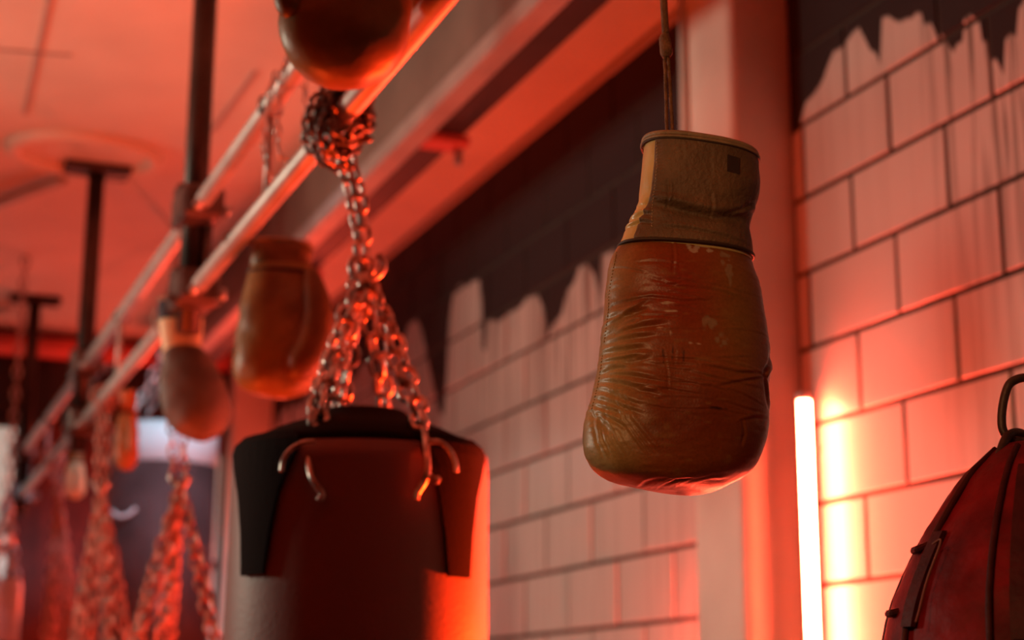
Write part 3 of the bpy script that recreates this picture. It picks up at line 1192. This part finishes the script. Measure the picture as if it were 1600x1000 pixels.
M_glove = bpy.data.materials.new('worn_brown_glove_leather')
M_glove.use_nodes = True
nt = M_glove.node_tree
bs = nt.nodes['Principled BSDF']
at_n = nt.nodes.new('ShaderNodeAttribute')
at_n.attribute_name = 'leather'
ge = nt.nodes.new('ShaderNodeNewGeometry')
nn = nt.nodes.new('ShaderNodeTexNoise')
nn.inputs['Scale'].default_value = 420
nn.inputs['Detail'].default_value = 4
nt.links.new(ge.outputs['Position'], nn.inputs['Vector'])
mr_ = nt.nodes.new('ShaderNodeMapRange')
mr_.inputs['To Min'].default_value, mr_.inputs['To Max'].default_value = .72, 1.28
nt.links.new(nn.outputs['Fac'], mr_.inputs['Value'])
mx = nt.nodes.new('ShaderNodeVectorMath')
mx.operation = 'SCALE'
nt.links.new(at_n.outputs['Vector'], mx.inputs[0])
nt.links.new(mr_.outputs['Result'], mx.inputs['Scale'])
nt.links.new(mx.outputs['Vector'], bs.inputs['Base Color'])
bs.inputs['Roughness'].default_value = .40
bs.inputs['Specular IOR Level'].default_value = .35
vor = nt.nodes.new('ShaderNodeTexVoronoi')
vor.feature = 'DISTANCE_TO_EDGE'
vor.inputs['Scale'].default_value = 330
nt.links.new(ge.outputs['Position'], vor.inputs['Vector'])
bp1 = nt.nodes.new('ShaderNodeBump')
bp1.inputs['Strength'].default_value = .22
bp1.inputs['Distance'].default_value = .0007
nt.links.new(vor.outputs['Distance'], bp1.inputs['Height'])
nt.links.new(bp1.outputs['Normal'], bs.inputs['Normal'])


def set_leather(o, c):
    a = o.data.attributes.new('leather', 'FLOAT_COLOR', 'POINT')
    c4 = np.concatenate([c.reshape(-1, 3), np.ones((c.reshape(-1, 3).shape[0], 1))], 1)
    a.data.foreach_set('color', c4.astype(np.float32).ravel())


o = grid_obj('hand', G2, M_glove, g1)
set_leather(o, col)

# thumb tucked behind the right side
th_px = [(1150, 430, 12, .040), (1162, 470, 22, .046), (1172, 520, 29, .046), (1180, 570, 31, .042), (1181, 620, 30, .038), (1177, 660, 27, .034), (1168, 688, 18, .030), (1163, 698, 4, .029)]
tp = smooth_path([[*upright(*(lambda q: (q[0], GD + f, q[1]))(rz(x, y, GD))), r] for x, y, r, f in th_px], 8)
mbt = MB().tube(tp[:, :3], tp[:, 3] * px(GD), 36)
o = mbt.build('thumb', M_glove, g1, True)
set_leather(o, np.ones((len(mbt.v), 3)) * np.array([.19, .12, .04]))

# cuff
cuff_rows = [(1006, 221, 1181, 248), (1004, 245, 1182, 268), (1002, 270, 1183, 288), (999, 300, 1182, 308), (997, 320, 1176, 326), (990, 336, 1171, 342),
             (981, 354, 1169, 358), (973, 374, 1173, 384), (969, 384, 1174, 402), (973, 392, 1173, 410)]
CN = 130
cuff_ratio = lambda q: np.interp(q, [0, .5, .7, 1], [.36, .33, .30, .31])
Gc = loft(cuff_rows, GD, 260, CN, cuff_ratio, 2.5)
nc = grid_normals(Gc)
ccre = [([(1014, 332), (1060, 346), (1110, 356), (1172, 352)], 8, .0034), ([(1040, 300), (1040, 325), (1036, 345)], 2.2, .0011),
        ([(1104, 318), (1106, 340), (1102, 358)], 2.2, .0011), ([(1176, 322), (1150, 340), (1125, 350)], 3, .0012), ([(985, 350), (1000, 346), (1018, 350)], 3, .0020),
        ([(978, 362), (1000, 360), (1018, 366)], 2.6, .0020), ([(1060, 240), (1062, 262), (1059, 285)], 2, .0005), ([(1104, 250), (1103, 275), (1105, 300)], 2, .0005),
        ([(1030, 372), (1080, 378), (1172, 396)], 3, .0010)]
dc = .0022 * value_noise(Gc, 30, 7) + .0007 * value_noise(Gc, 90, 8) + crease_field(Gc, GD, ccre)
ring_edge = np.interp(np.linspace(0, 1, CN), [0, .06, .9, 1], [0, 1, 1, 0])[:, None]
Gc2 = Gc + nc * (dc * ring_edge)[..., None]
o = grid_obj('cuff', Gc2, M_goldleather, g1)
# darker cloth-faced panel around the front of the cuff
Gp = Gc2 + nc * .0014
u = np.linspace(0, 360, 260, endpoint=False)
xs_front = gp(1018, 300)[0]
i0, i1 = 6, CN - 8
keep = []
for k in range(260):
    if u[k] >= 180:
        if Gp[CN // 4, k, 0] > xs_front:
            keep.append(k)
    elif u[k] < 60:
        keep.append(k)
keep = sorted(keep, key=lambda k: (u[k] - 180) % 360)
sub = Gp[i0:i1][:, keep]
nvv, nuu = sub.shape[:2]
subin = (Gc2 + nc * -.0004)[i0:i1][:, keep]
V = np.concatenate([upright(sub[..., 0], sub[..., 1], sub[..., 2]).reshape(-1, 3), upright(subin[..., 0], subin[..., 1], subin[..., 2]).reshape(-1, 3)])
F = []
for i in range(nvv - 1):
    for k in range(nuu - 1):
        F.append((i * nuu + k, (i + 1) * nuu + k, (i + 1) * nuu + k + 1, i * nuu + k + 1))
T = nvv * nuu
for i in range(nvv - 1):
    F.append((i * nuu, T + i * nuu, T + (i + 1) * nuu, (i + 1) * nuu))
    F.append((i * nuu + nuu - 1, (i + 1) * nuu + nuu - 1, T + (i + 1) * nuu + nuu - 1, T + i * nuu + nuu - 1))
for k in range(nuu - 1):
    F.append((k, k + 1, T + k + 1, T + k))
    F.append(((nvv - 1) * nuu + k, T + (nvv - 1) * nuu + k, T + (nvv - 1) * nuu + k + 1, (nvv - 1) * nuu + k + 1))
o = obj('cuff_panel', V, F, M_suede, g1)
o['label'] = 'dark brown cloth-like panel around the cuff'


def ring_at(G, idx, off, nrm):
    g = G[idx] + nrm[idx] * off
    return upright(g[:, 0], g[:, 1], g[:, 2])


# rolled rim, its lower seam, wrist seam
MB().tube(ring_at(Gc2, 0, -.0004, nc), .0026, 10, closed=True).build('rim', M_piping, g1, True)
MB().tube(ring_at(Gc2, 4, .0018, nc), .0012, 6, closed=True).build('rim_seam', M_piping, g1, True)
MB().tube(ring_at(Gc2, 6, .0016, nc), .0008, 6, closed=True).build('rim_seam', M_darkseam, g1, True)
MB().tube(ring_at(Gc2, CN - 7, .0016, nc), .0015, 8, closed=True).build('wrist_seam', M_darkseam, g1, True)

# little dark square patch on the cuff


def front_index(G, x, y):
    q = gp(x, y)
    d = (G[..., 0] - q[0]) ** 2 + (G[..., 2] - q[1]) ** 2 + (G[..., 1] > GD) * 10
    return np.unravel_index(np.argmin(d), d.shape)


pv = []
for (x, y) in ((1127, 263), (1147, 266), (1147, 290), (1127, 287)):
    i, k = front_index(Gc2, x, y)
    pv.append(Gp[i, k] + nc[i, k] * .0007)
    pv.append(Gc2[i, k])
pv = np.array(pv)
o = obj('patch', upright(pv[:, 0], pv[:, 1], pv[:, 2]), [(0, 2, 4, 6), (1, 7, 5, 3), (0, 1, 3, 2), (2, 3, 5, 4), (4, 5, 7, 6), (6, 7, 1, 0)], M_patch, g1, False)
o['label'] = 'small dark square patch on the cuff'


def stitches(pts, Gs, nrm, step_px, ln_px, rad, off=.0004):
    mb = MB()
    q = smooth_path([[*p] for p in pts], 10)
    seg = np.concatenate([[0], np.cumsum(np.linalg.norm(np.diff(q, axis=0), axis=1))])
    for s in np.arange(0, seg[-1] - ln_px, step_px):
        e = []
        for ss in (s, s + ln_px):
            x, y = np.interp(ss, seg, q[:, 0]), np.interp(ss, seg, q[:, 1])
            i, k = front_index(Gs, x, y)
            g = Gs[i, k] + nrm[i, k] * off
            e.append(upright(g[0], g[1], g[2]))
        if np.linalg.norm(e[1] - e[0]) > 1e-4:
            mb.tube(e, rad, 5)
    return mb


mb = stitches([(962, 400), (956, 430), (951, 460), (948, 500), (942, 545)], G2, n, 5.0, 2.6, .00042)
mb.v, mb.f = mb.v, mb.f
m2 = stitches([(940, 560), (936, 590), (931, 615), (922, 650)], G2, n, 5.0, 2.6, .00042)
mb.add(m2.v, m2.f)
m2 = stitches([(1022, 239), (1022, 280), (1016, 330), (1014, 372)], Gp, nc, 5.0, 2.8, .0003)
mb.add(m2.v, m2.f)
o = mb.build('stitching', M_thread, g1, True)
o['kind'] = 'stuff'

# lace: two twisted strands up to a knot, then over the rail
lp = [at(1047, 222, GD, .0), at(1045, 170, GD, .0), at(1043, 120, GD, .002), at(1041, 86, GD, .004)]
for s in (-1, 1):
    P = smooth_path(lp, 30)
    w = np.linspace(1, .55, len(P)) * .0026
    P = P + s * (HR[None, :] * w[:, None]) + (HF[None, :] * (s * .0012 * np.sin(np.linspace(0, 20, len(P))))[:, None])
    MB().tube(P, .0016 + .0002 * np.sin(np.arange(len(P)) * 2.1), 7).build('lace', M_lace, g1, True)
kn = smooth_path([at(1041, 90, GD, .004), at(1041, 80, GD, .005), at(1039, 62, GD, .006), at(1040, 52, GD, .006)], 6)
MB().tube(kn, np.interp(np.linspace(0, 1, len(kn)), [0, .25, .7, 1], [.0035, .0058, .0052, .003]), 10).build('lace_knot', M_lace, g1, True)
rp_ = np.array([RX + .017, at(1037, 0, GD)[1] + .02, ZLO])
up_ = smooth_path([at(1040, 54, GD, .006), at(1037, 0, GD, .01), at(1030, -140, GD, .02), rp_, rp_ + [-.017, 0, .019], rp_ + [-.036, 0, 0], rp_ + [-.017, .006, -.03]], 8)
MB().tube(up_, .0034, 8).build('lace', M_lace, g1, True)

# ---- blurred gloves further along


def glove(label, D, hand, cuff, m_hand, m_cuff, thumb=None, thumb_f=-.03, band=None, m_band=None, hang=None, ratio=.36, lace_m=None, m_thumb=None):
    bx, by = hand[-1][0] / 2 + hand[-1][2] / 2, hand[-1][1]
    t = thing('boxing_glove', label, 'boxing glove', at(bx, by, D), 'hanging boxing gloves')
    Gh = loft(hand, D, 64, 60, ratio, 2.3)
    nh = grid_normals(Gh)
    e = np.interp(np.linspace(0, 1, 60), [0, .08, .92, 1], [0, 1, 1, 0])[:, None]
    Gh = Gh + nh * ((.008 * value_noise(Gh, 14, int(bx)) + .004 * value_noise(Gh, 40, int(bx) + 1)) * e)[..., None]
    grid_obj('hand', Gh, m_hand, t)
    Gc = loft(cuff, D, 64, 24, ratio * .9, 2.4)
    ncf = grid_normals(Gc)
    Gc = Gc + ncf * (.004 * value_noise(Gc, 30, int(bx) + 3))[..., None]
    grid_obj('cuff', Gc, m_cuff, t)
    gr = Gc[0]
    MB().tube(upright(gr[:, 0], gr[:, 1], gr[:, 2]), .0035, 8, closed=True).build('rim', M_piping, t, True)
    if band:
        Gb = loft(band, D, 64, 16, ratio * .93, 2.4, None, .002)
        grid_obj('wrist_band', Gb, m_band, t)
    else:
        gr = Gh[3] + nh[3] * .001
        MB().tube(upright(gr[:, 0], gr[:, 1], gr[:, 2]), .003, 8, closed=True).build('wrist_seam', M_darkseam, t, True)
    if thumb:
        q = smooth_path([[*upright(rz(x, y, D)[0], D + thumb_f, rz(x, y, D)[1]), r * px(D)] for x, y, r in thumb], 6)
        MB().tube(q[:, :3], q[:, 3], 24).build('thumb', m_thumb or m_hand, t, True)
    if hang is not None:
        c = at((cuff[0][0] + cuff[0][2]) / 2, (cuff[0][1] + cuff[0][3]) / 2, D)
        hgt = np.array(hang, float)
        rad = .0165 + .004
        pts = [c + [-.01, 0, -.012], (c * .4 + hgt * .6) + [-.006, 0, 0], hgt + [-rad, 0, 0], hgt + [0, 0, rad], hgt + [rad, 0, 0], (c * .4 + hgt * .6) + [.006, 0, 0], c + [.012, 0, -.012]]
        MB().tube(smooth_path(pts, 6), .003, 7).build('lace', M_lace, t, True)
    return t


# olive glove at the top edge
D2 = 1.72
glove('dark olive boxing glove cut off by the top edge, above the knot of chain', D2,
      [(492, -150, 626, -150), (482, -110, 634, -110), (466, -60, 640, -60), (452, -20, 641, -10), (440, 14, 641, 25), (436, 40, 640, 52), (442, 70, 634, 80),
       (458, 98, 620, 102), (484, 119, 600, 119), (515, 131, 575, 131), (538, 136, 558, 136)],
      [(498, -270, 612, -270), (494, -240, 618, -240), (494, -200, 618, -200), (498, -165, 618, -165), (500, -140, 616, -140)],
      M_olive, M_suede, thumb=[(470, -60, 14), (460, -20, 24), (458, 15, 26), (462, 38, 20), (466, 48, 6)], thumb_f=-.035,
      hang=(RX - .03, at(556, -270, D2)[1], ZUP + .10) if False else (RX, at(556, -270, D2)[1], ZUP))
# its fellow just behind, right
D2b = 2.02
glove('small orange-lit boxing glove at the top edge, close behind the dark olive one', D2b,
      [(640, -110, 740, -110), (636, -80, 738, -80), (632, -40, 724, -40), (634, -5, 706, -10), (638, 22, 690, 20), (644, 42, 678, 40), (652, 54, 668, 53)],
      [(650, -210, 735, -210), (648, -180, 738, -180), (646, -140, 738, -140), (644, -105, 738, -105)],
      M_orangeglove, M_suede, hang=(RX, at(690, -210, D2b)[1], ZUP))
# ochre glove left of the heavy bag chain
D3 = 2.75
glove('ochre brown boxing glove, blurred, left of the heavy bag chains', D3,
      [(392, 418, 488, 418), (386, 440, 497, 445), (376, 480, 512, 485), (368, 525, 519, 525), (363, 565, 514, 560), (366, 590, 505, 585), (378, 606, 493, 603),
       (400, 616, 475, 616), (430, 622, 452, 622)],
      [(399, 379, 488, 384), (395, 392, 490, 396), (391, 408, 487, 412), (392, 425, 488, 425)],
      M_ochre, M_ochre_dark, thumb=[(488, 430, 10), (496, 465, 20), (500, 510, 27), (490, 555, 31), (468, 580, 27), (448, 588, 10)], thumb_f=-.040, m_thumb=M_ochre_dark,
      hang=(RX, at(445, 380, D3)[1], ZLO))
# brown glove with pale wrist band, below the near pole
D4 = 3.15
glove('brown boxing glove with cream wrist band and navy cuff, below the thick pole', D4,
      [(256, 545, 312, 540), (254, 565, 326, 555), (249, 598, 342, 585), (251, 630, 355, 615), (258, 655, 360, 642), (270, 674, 356, 664), (290, 686, 340, 682), (308, 690, 322, 690)],
      [(248, 470, 318, 468), (247, 485, 318, 485), (249, 500, 316, 500), (252, 520, 314, 520)],
      M_brownglove, M_navy, band=[(250, 502, 316, 498), (252, 520, 315, 515), (255, 540, 313, 535), (256, 552, 313, 547)], m_band=M_cream,
      thumb=[(300, 560, 8), (315, 590, 16), (326, 625, 20), (322, 655, 18), (312, 668, 6)], thumb_f=-.012,
      hang=(RX, at(283, 470, D4)[1], ZLO))
# two far ones
D5 = 4.35
glove('small orange boxing glove far off, beside the left chains', D5,
      [(186, 640, 212, 640), (182, 660, 215, 660), (178, 690, 217, 690), (179, 715, 216, 712), (185, 729, 210, 727), (193, 735, 203, 735)],
      [(187, 612, 212, 612), (187, 625, 212, 625), (186, 645, 212, 645)],
      M_orangeglove, M_orangeglove, thumb=[(208, 655, 5), (211, 675, 8), (210, 700, 8), (206, 712, 3)], thumb_f=-.03, hang=(RX, at(199, 612, D5)[1], ZLO))
D6 = 5.0
glove('small pale ochre boxing glove far off, at the left between the chains', D6,
      [(108, 720, 130, 720), (104, 738, 133, 738), (101, 760, 134, 758), (104, 774, 130, 772), (112, 780, 122, 780)],
      [(109, 695, 129, 695), (109, 708, 129, 708), (108, 725, 130, 725)],
      M_cream, M_ochre, thumb=[(126, 732, 4), (129, 748, 7), (127, 764, 6), (124, 772, 2)], thumb_f=-.03, hang=(RX, at(119, 695, D6)[1], ZLO))

# ------------------------------------------------------------------ chains further along the rail


def drop_chain(label, D, top_px, fork_px, legs, strands=1, size=1.0):
    tp_ = at(*top_px, D)
    tp_ = np.array([RX, tp_[1], ZLO - .02])
    fk = at(*fork_px, D)
    t = thing('bag_chain', label, 'chain', fk, 'bag chains on the left')
    for s in range(strands):
        off = HR * (.022 * (s - (strands - 1) / 2))
        links_along(t, [tp_ + off, fk + off], .040 * size, .027 * size, .0038 * size, M_chain_redlit, phase=s)
    for (e, df) in legs:
        for s in (-1, 1):
            links_along(t, [fk, (fk + at(*e, D, df)) / 2 + HR * s * .008, at(*e, D, df) + HR * s * .006], .040 * size, .027 * size, .0042 * size, M_chain_redlit, phase=.6 * s)
    MB().tube(smooth_path([fk + HR * -.02 + [0, 0, .01], fk + [0, 0, -.018], fk + HR * .02 + [0, 0, .01]], 6), .006, 8).build('hook', M_chain, t, True)
    # loop over the rail
    rr_ = [(RX + .028 * math.cos(a), tp_[1] + .003 * a, ZLO + .028 * math.sin(a)) for a in np.linspace(-1.6, 4.6, 16)]
    links_along(t, rr_, .040 * size, .027 * size, .0038 * size, M_chain_redlit, jitter=.8)
    return t


drop_chain('red-lit steel chain spreading into legs below the brown glove with the cream band', 3.30, (283, 450), (281, 752),
           [((212, 1010), -.10), ((250, 1015), .1), ((338, 1010), -.10), ((262, 1015), .12)], 2, .80)
drop_chain('red-lit steel chain hanging at the rail end beside the small orange glove', 4.15, (158, 640), (158, 760),
           [((118, 1010), -.06), ((140, 1015), .1), ((172, 1010), -.08), ((200, 1015), .1)], 2, .85)
drop_chain('steel chain farthest left, beside the small pale ochre glove', 5.2, (98, 640), (92, 770),
           [((70, 1010), -.1), ((86, 1015), .1), ((108, 1010), -.1), ((122, 1015), .1)], 2, .9)

# short loop of slack chain over the twin rails
sl = thing('slack_chain', 'thin slack chain looped between the two rails, left of the knotted chain', 'chain', (RX, at_x(462, 200, RX)[1], ZUP))
for xx in (448, 468):
    ys = at_x(xx, 200, RX)[1]
    links_along(sl, smooth_path([(RX - .02, ys, ZUP + .012), (RX - .03, ys, ZUP - .04), (RX - .022, ys + .03, ZLO + .03), (RX + .022, ys + .03, ZLO + .03), (RX + .03, ys, ZUP - .05), (RX + .02, ys, ZUP + .012), (RX, ys, ZUP + .02)], 6),
                .018, .012, .0016)

# ------------------------------------------------------------------ bags at the far end


def far_bag(D, cx, top_y, halfw, label, m_cap, m_body, cap_h):
    c = at(cx, top_y, D)
    r = halfw * px(D)
    t = thing('heavy_bag', label, 'punching bag', (c[0], c[1], c[2] - 1.1))
    MB().lathe([(r * .9, -1.1), (r, -1.06), (r, -cap_h)], c, 48).build('body', m_body, t, True)
    MB().lathe([(r * 1.004, -cap_h - .01), (r * 1.004, -.03), (r * .97, -.010), (r * .9, 0), (r * .3, .004)], c, 48).build('cap', m_cap, t, True)
    for a in (0.4, 2.0, 3.5, 5.1):
        p = c + np.array([math.cos(a) * r * .8, math.sin(a) * r * .8, 0])
        links_along(t, [p, c + [0, 0, .30]], .05, .034, .005)
    links_along(t, [c + [0, 0, .30], (c[0], c[1], CEIL - .002)], .05, .034, .005)
    MB().tube(smooth_path([at(174, 798, D, -r), at(185, 806, D, -r * 1.02), at(200, 804, D, -r * 1.01), at(212, 794, D, -r)] if cx > 100 else
                          [c + [-r, 0, -.2], c + [-r * .8, -r * .7, -.22], c + [0, -r * 1.01, -.2]], 6), .006, 8).build('strap', M_palevinyl, t, True)
    return t


far_bag(5.3, 260, 668, 82, 'far maroon heavy bag with a pale blue top, behind the spreading left chain', M_palevinyl, M_marbag, .12)
far_bag(5.6, 2, 905, 32, 'far maroon heavy bag with pale top at the lower left corner', M_palevinyl, M_marbag, .2)

# ------------------------------------------------------------------ dark leather bag at the lower right
RD = 1.30
rcx = 1640
rtop = [(1583, 716, 706)]
bpts = [(18, 690), (50, 696), (80, 712), (120, 748), (150, 788), (180, 830), (205, 872), (228, 918), (243, 955), (254, 1000), (262, 1060), (262, 1130), (245, 1210), (200, 1280), (120, 1330), (20, 1345)]
cb = at(rcx, 1000, RD)
rb = thing('teardrop_bag', 'dark red-black leather bag bulging in at the lower right corner', 'punching bag', (cb[0], cb[1], at(rcx, 1345, RD)[2]))
prof_r = [(r * px(RD) * .985, rz(rcx, y, RD)[1] - rz(rcx, 1345, RD)[1]) for r, y in bpts][::-1]
pr = smooth_path(np.array(prof_r), 6)
mb = MB()
SEG = 128
v, f = [], []
bz = at(rcx, 1345, RD)[2]
for i, (r, z) in enumerate(pr):
    for k in range(SEG):
        a = 2 * math.pi * k / SEG
        lob = 1 - .018 * abs(math.cos(a * 4)) ** 14 + .004 * math.sin(3 * a + z * 20)
        v.append((cb[0] + r * lob * math.cos(a), cb[1] + r * lob * math.sin(a), bz + z))
v = np.array(v)
nn_ = (v - [cb[0], cb[1], 0]) * [1, 1, 0]
nn_ /= np.maximum(np.linalg.norm(nn_, axis=1, keepdims=True), 1e-9)
v = v + nn_ * (.004 * value_noise(v * [1, 1, .6], 34, 41) + .002 * value_noise(v, 90, 42))[:, None]
for i in range(len(pr) - 1):
    for k in range(SEG):
        l = (k + 1) % SEG
        f.append((i * SEG + k, i * SEG + l, (i + 1) * SEG + l, (i + 1) * SEG + k))
f.append(tuple(range(SEG))[::-1])
f.append(tuple((len(pr) - 1) * SEG + k for k in range(SEG)))
obj('body', v, f, M_bagleather, rb)


def rbag_r(z):
    return float(np.interp(z - bz, pr[:, 1], pr[:, 0]))


def meridian(a_deg, y_from, y_to, lift, twist=0.0):
    out = []
    for t in np.linspace(0, 1, 16):
        y = y_from + (y_to - y_from) * t
        z = rz(rcx, y, RD)[1] + 1.5
        a = math.radians(a_deg + twist * t)
        d = HR * math.sin(a) - HF * math.cos(a)
        r = rbag_r(z) + lift
        out.append(np.array([cb[0], cb[1], z]) + d * r)
    return np.array(out)


for a in (-118, -76, -40, -12, 30, 80, 130, 180):
    MB().tube(meridian(a, 705, 1200, .0012, 6), .0028, 6).build('seam', M_bagstrap, rb, True)


def leather_strap(a0, y0, y1, w_deg, name='strap'):
    vs_, fs_ = [], []
    nrow = 14
    for off in (.0050, .0005):
        for t in np.linspace(0, 1, nrow):
            y = y0 + (y1 - y0) * t
            z = rz(rcx, y, RD)[1] + 1.5
            for s in (-1, -.33, .33, 1):
                a = math.radians(a0 + s * w_deg * (1 - .25 * t))
                d = HR * math.sin(a) - HF * math.cos(a)
                vs_.append(np.array([cb[0], cb[1], z]) + d * (rbag_r(z) + off))
    for b in (0, nrow * 4):
        for i in range(nrow - 1):
            for k in range(3):
                q = (b + i * 4 + k, b + (i + 1) * 4 + k, b + (i + 1) * 4 + k + 1, b + i * 4 + k + 1)
                fs_.append(q if b == 0 else q[::-1])
    T = nrow * 4
    for i in range(nrow - 1):
        fs_.append((i * 4, T + i * 4, T + (i + 1) * 4, (i + 1) * 4))
        fs_.append((i * 4 + 3, (i + 1) * 4 + 3, T + (i + 1) * 4 + 3, T + i * 4 + 3))
    for k in range(3):
        fs_.append((k, k + 1, T + k + 1, T + k))
        e = (nrow - 1) * 4
        fs_.append((e + k, T + e + k, T + e + k + 1, e + k + 1))
    return obj(name, vs_, fs_, M_bagstrap, rb, False)


leather_strap(-70, 838, 985, 4)
leather_strap(-24, 740, 1010, 7)
leather_strap(40, 740, 1010, 7)
for (x, y, x2, y2) in ((1448, 842, 1426, 862), (1398, 952, 1386, 960)):
    p0, p1 = at(x, y, RD, -.01), at(x2, y2, RD, -.012)
    MB().bar(p0 + HR * .012, p1, .014, .006, .002).build('tab', M_bagstrap, rb)
MB().tube(smooth_path([at(1457, 850, RD, -.055), at(1470, 846, RD, -.062), at(1449, 905, RD, -.066), at(1436, 955, RD, -.075), at(1431, 972, RD, -.08)], 6),   .0009, 5).build('cord', M_bagcord, rb, True)

# hanging links
rl = thing('hook_chain', 'dark oiled steel link chain above the leather bag at the right edge', 'chain', at(1600, 660, RD))
l1 = smooth_path([at(1583, 690, RD, -.002), at(1567, 672, RD), at(1566, 640, RD), at(1574, 606, RD), at(1586, 594, RD), at(1606, 590, RD), at(1630, 597, RD), at(1640, 630, RD), at(1628, 668, RD), at(1604, 690, RD)], 6)
MB().tube(l1, .0036, 12, closed=True).build('link', M_link, rl, True)
l2 = smooth_path([at(1556, 728, RD, -.02), at(1564, 704, RD, -.014), at(1574, 682, RD, -.008), at(1590, 676, RD, .002), at(1604, 684, RD, .008), at(1606, 700, RD, .012)], 6)
MB().tube(l2, .0038, 12).build('hook', M_link, rl, True)
ltop = at(1640, 600, RD)
links_along(rl, [ltop + [0, 0, -.004], (ltop[0] + .16, ltop[1] - .06, CEIL - .002)], .070, .036, .0045, M_link)
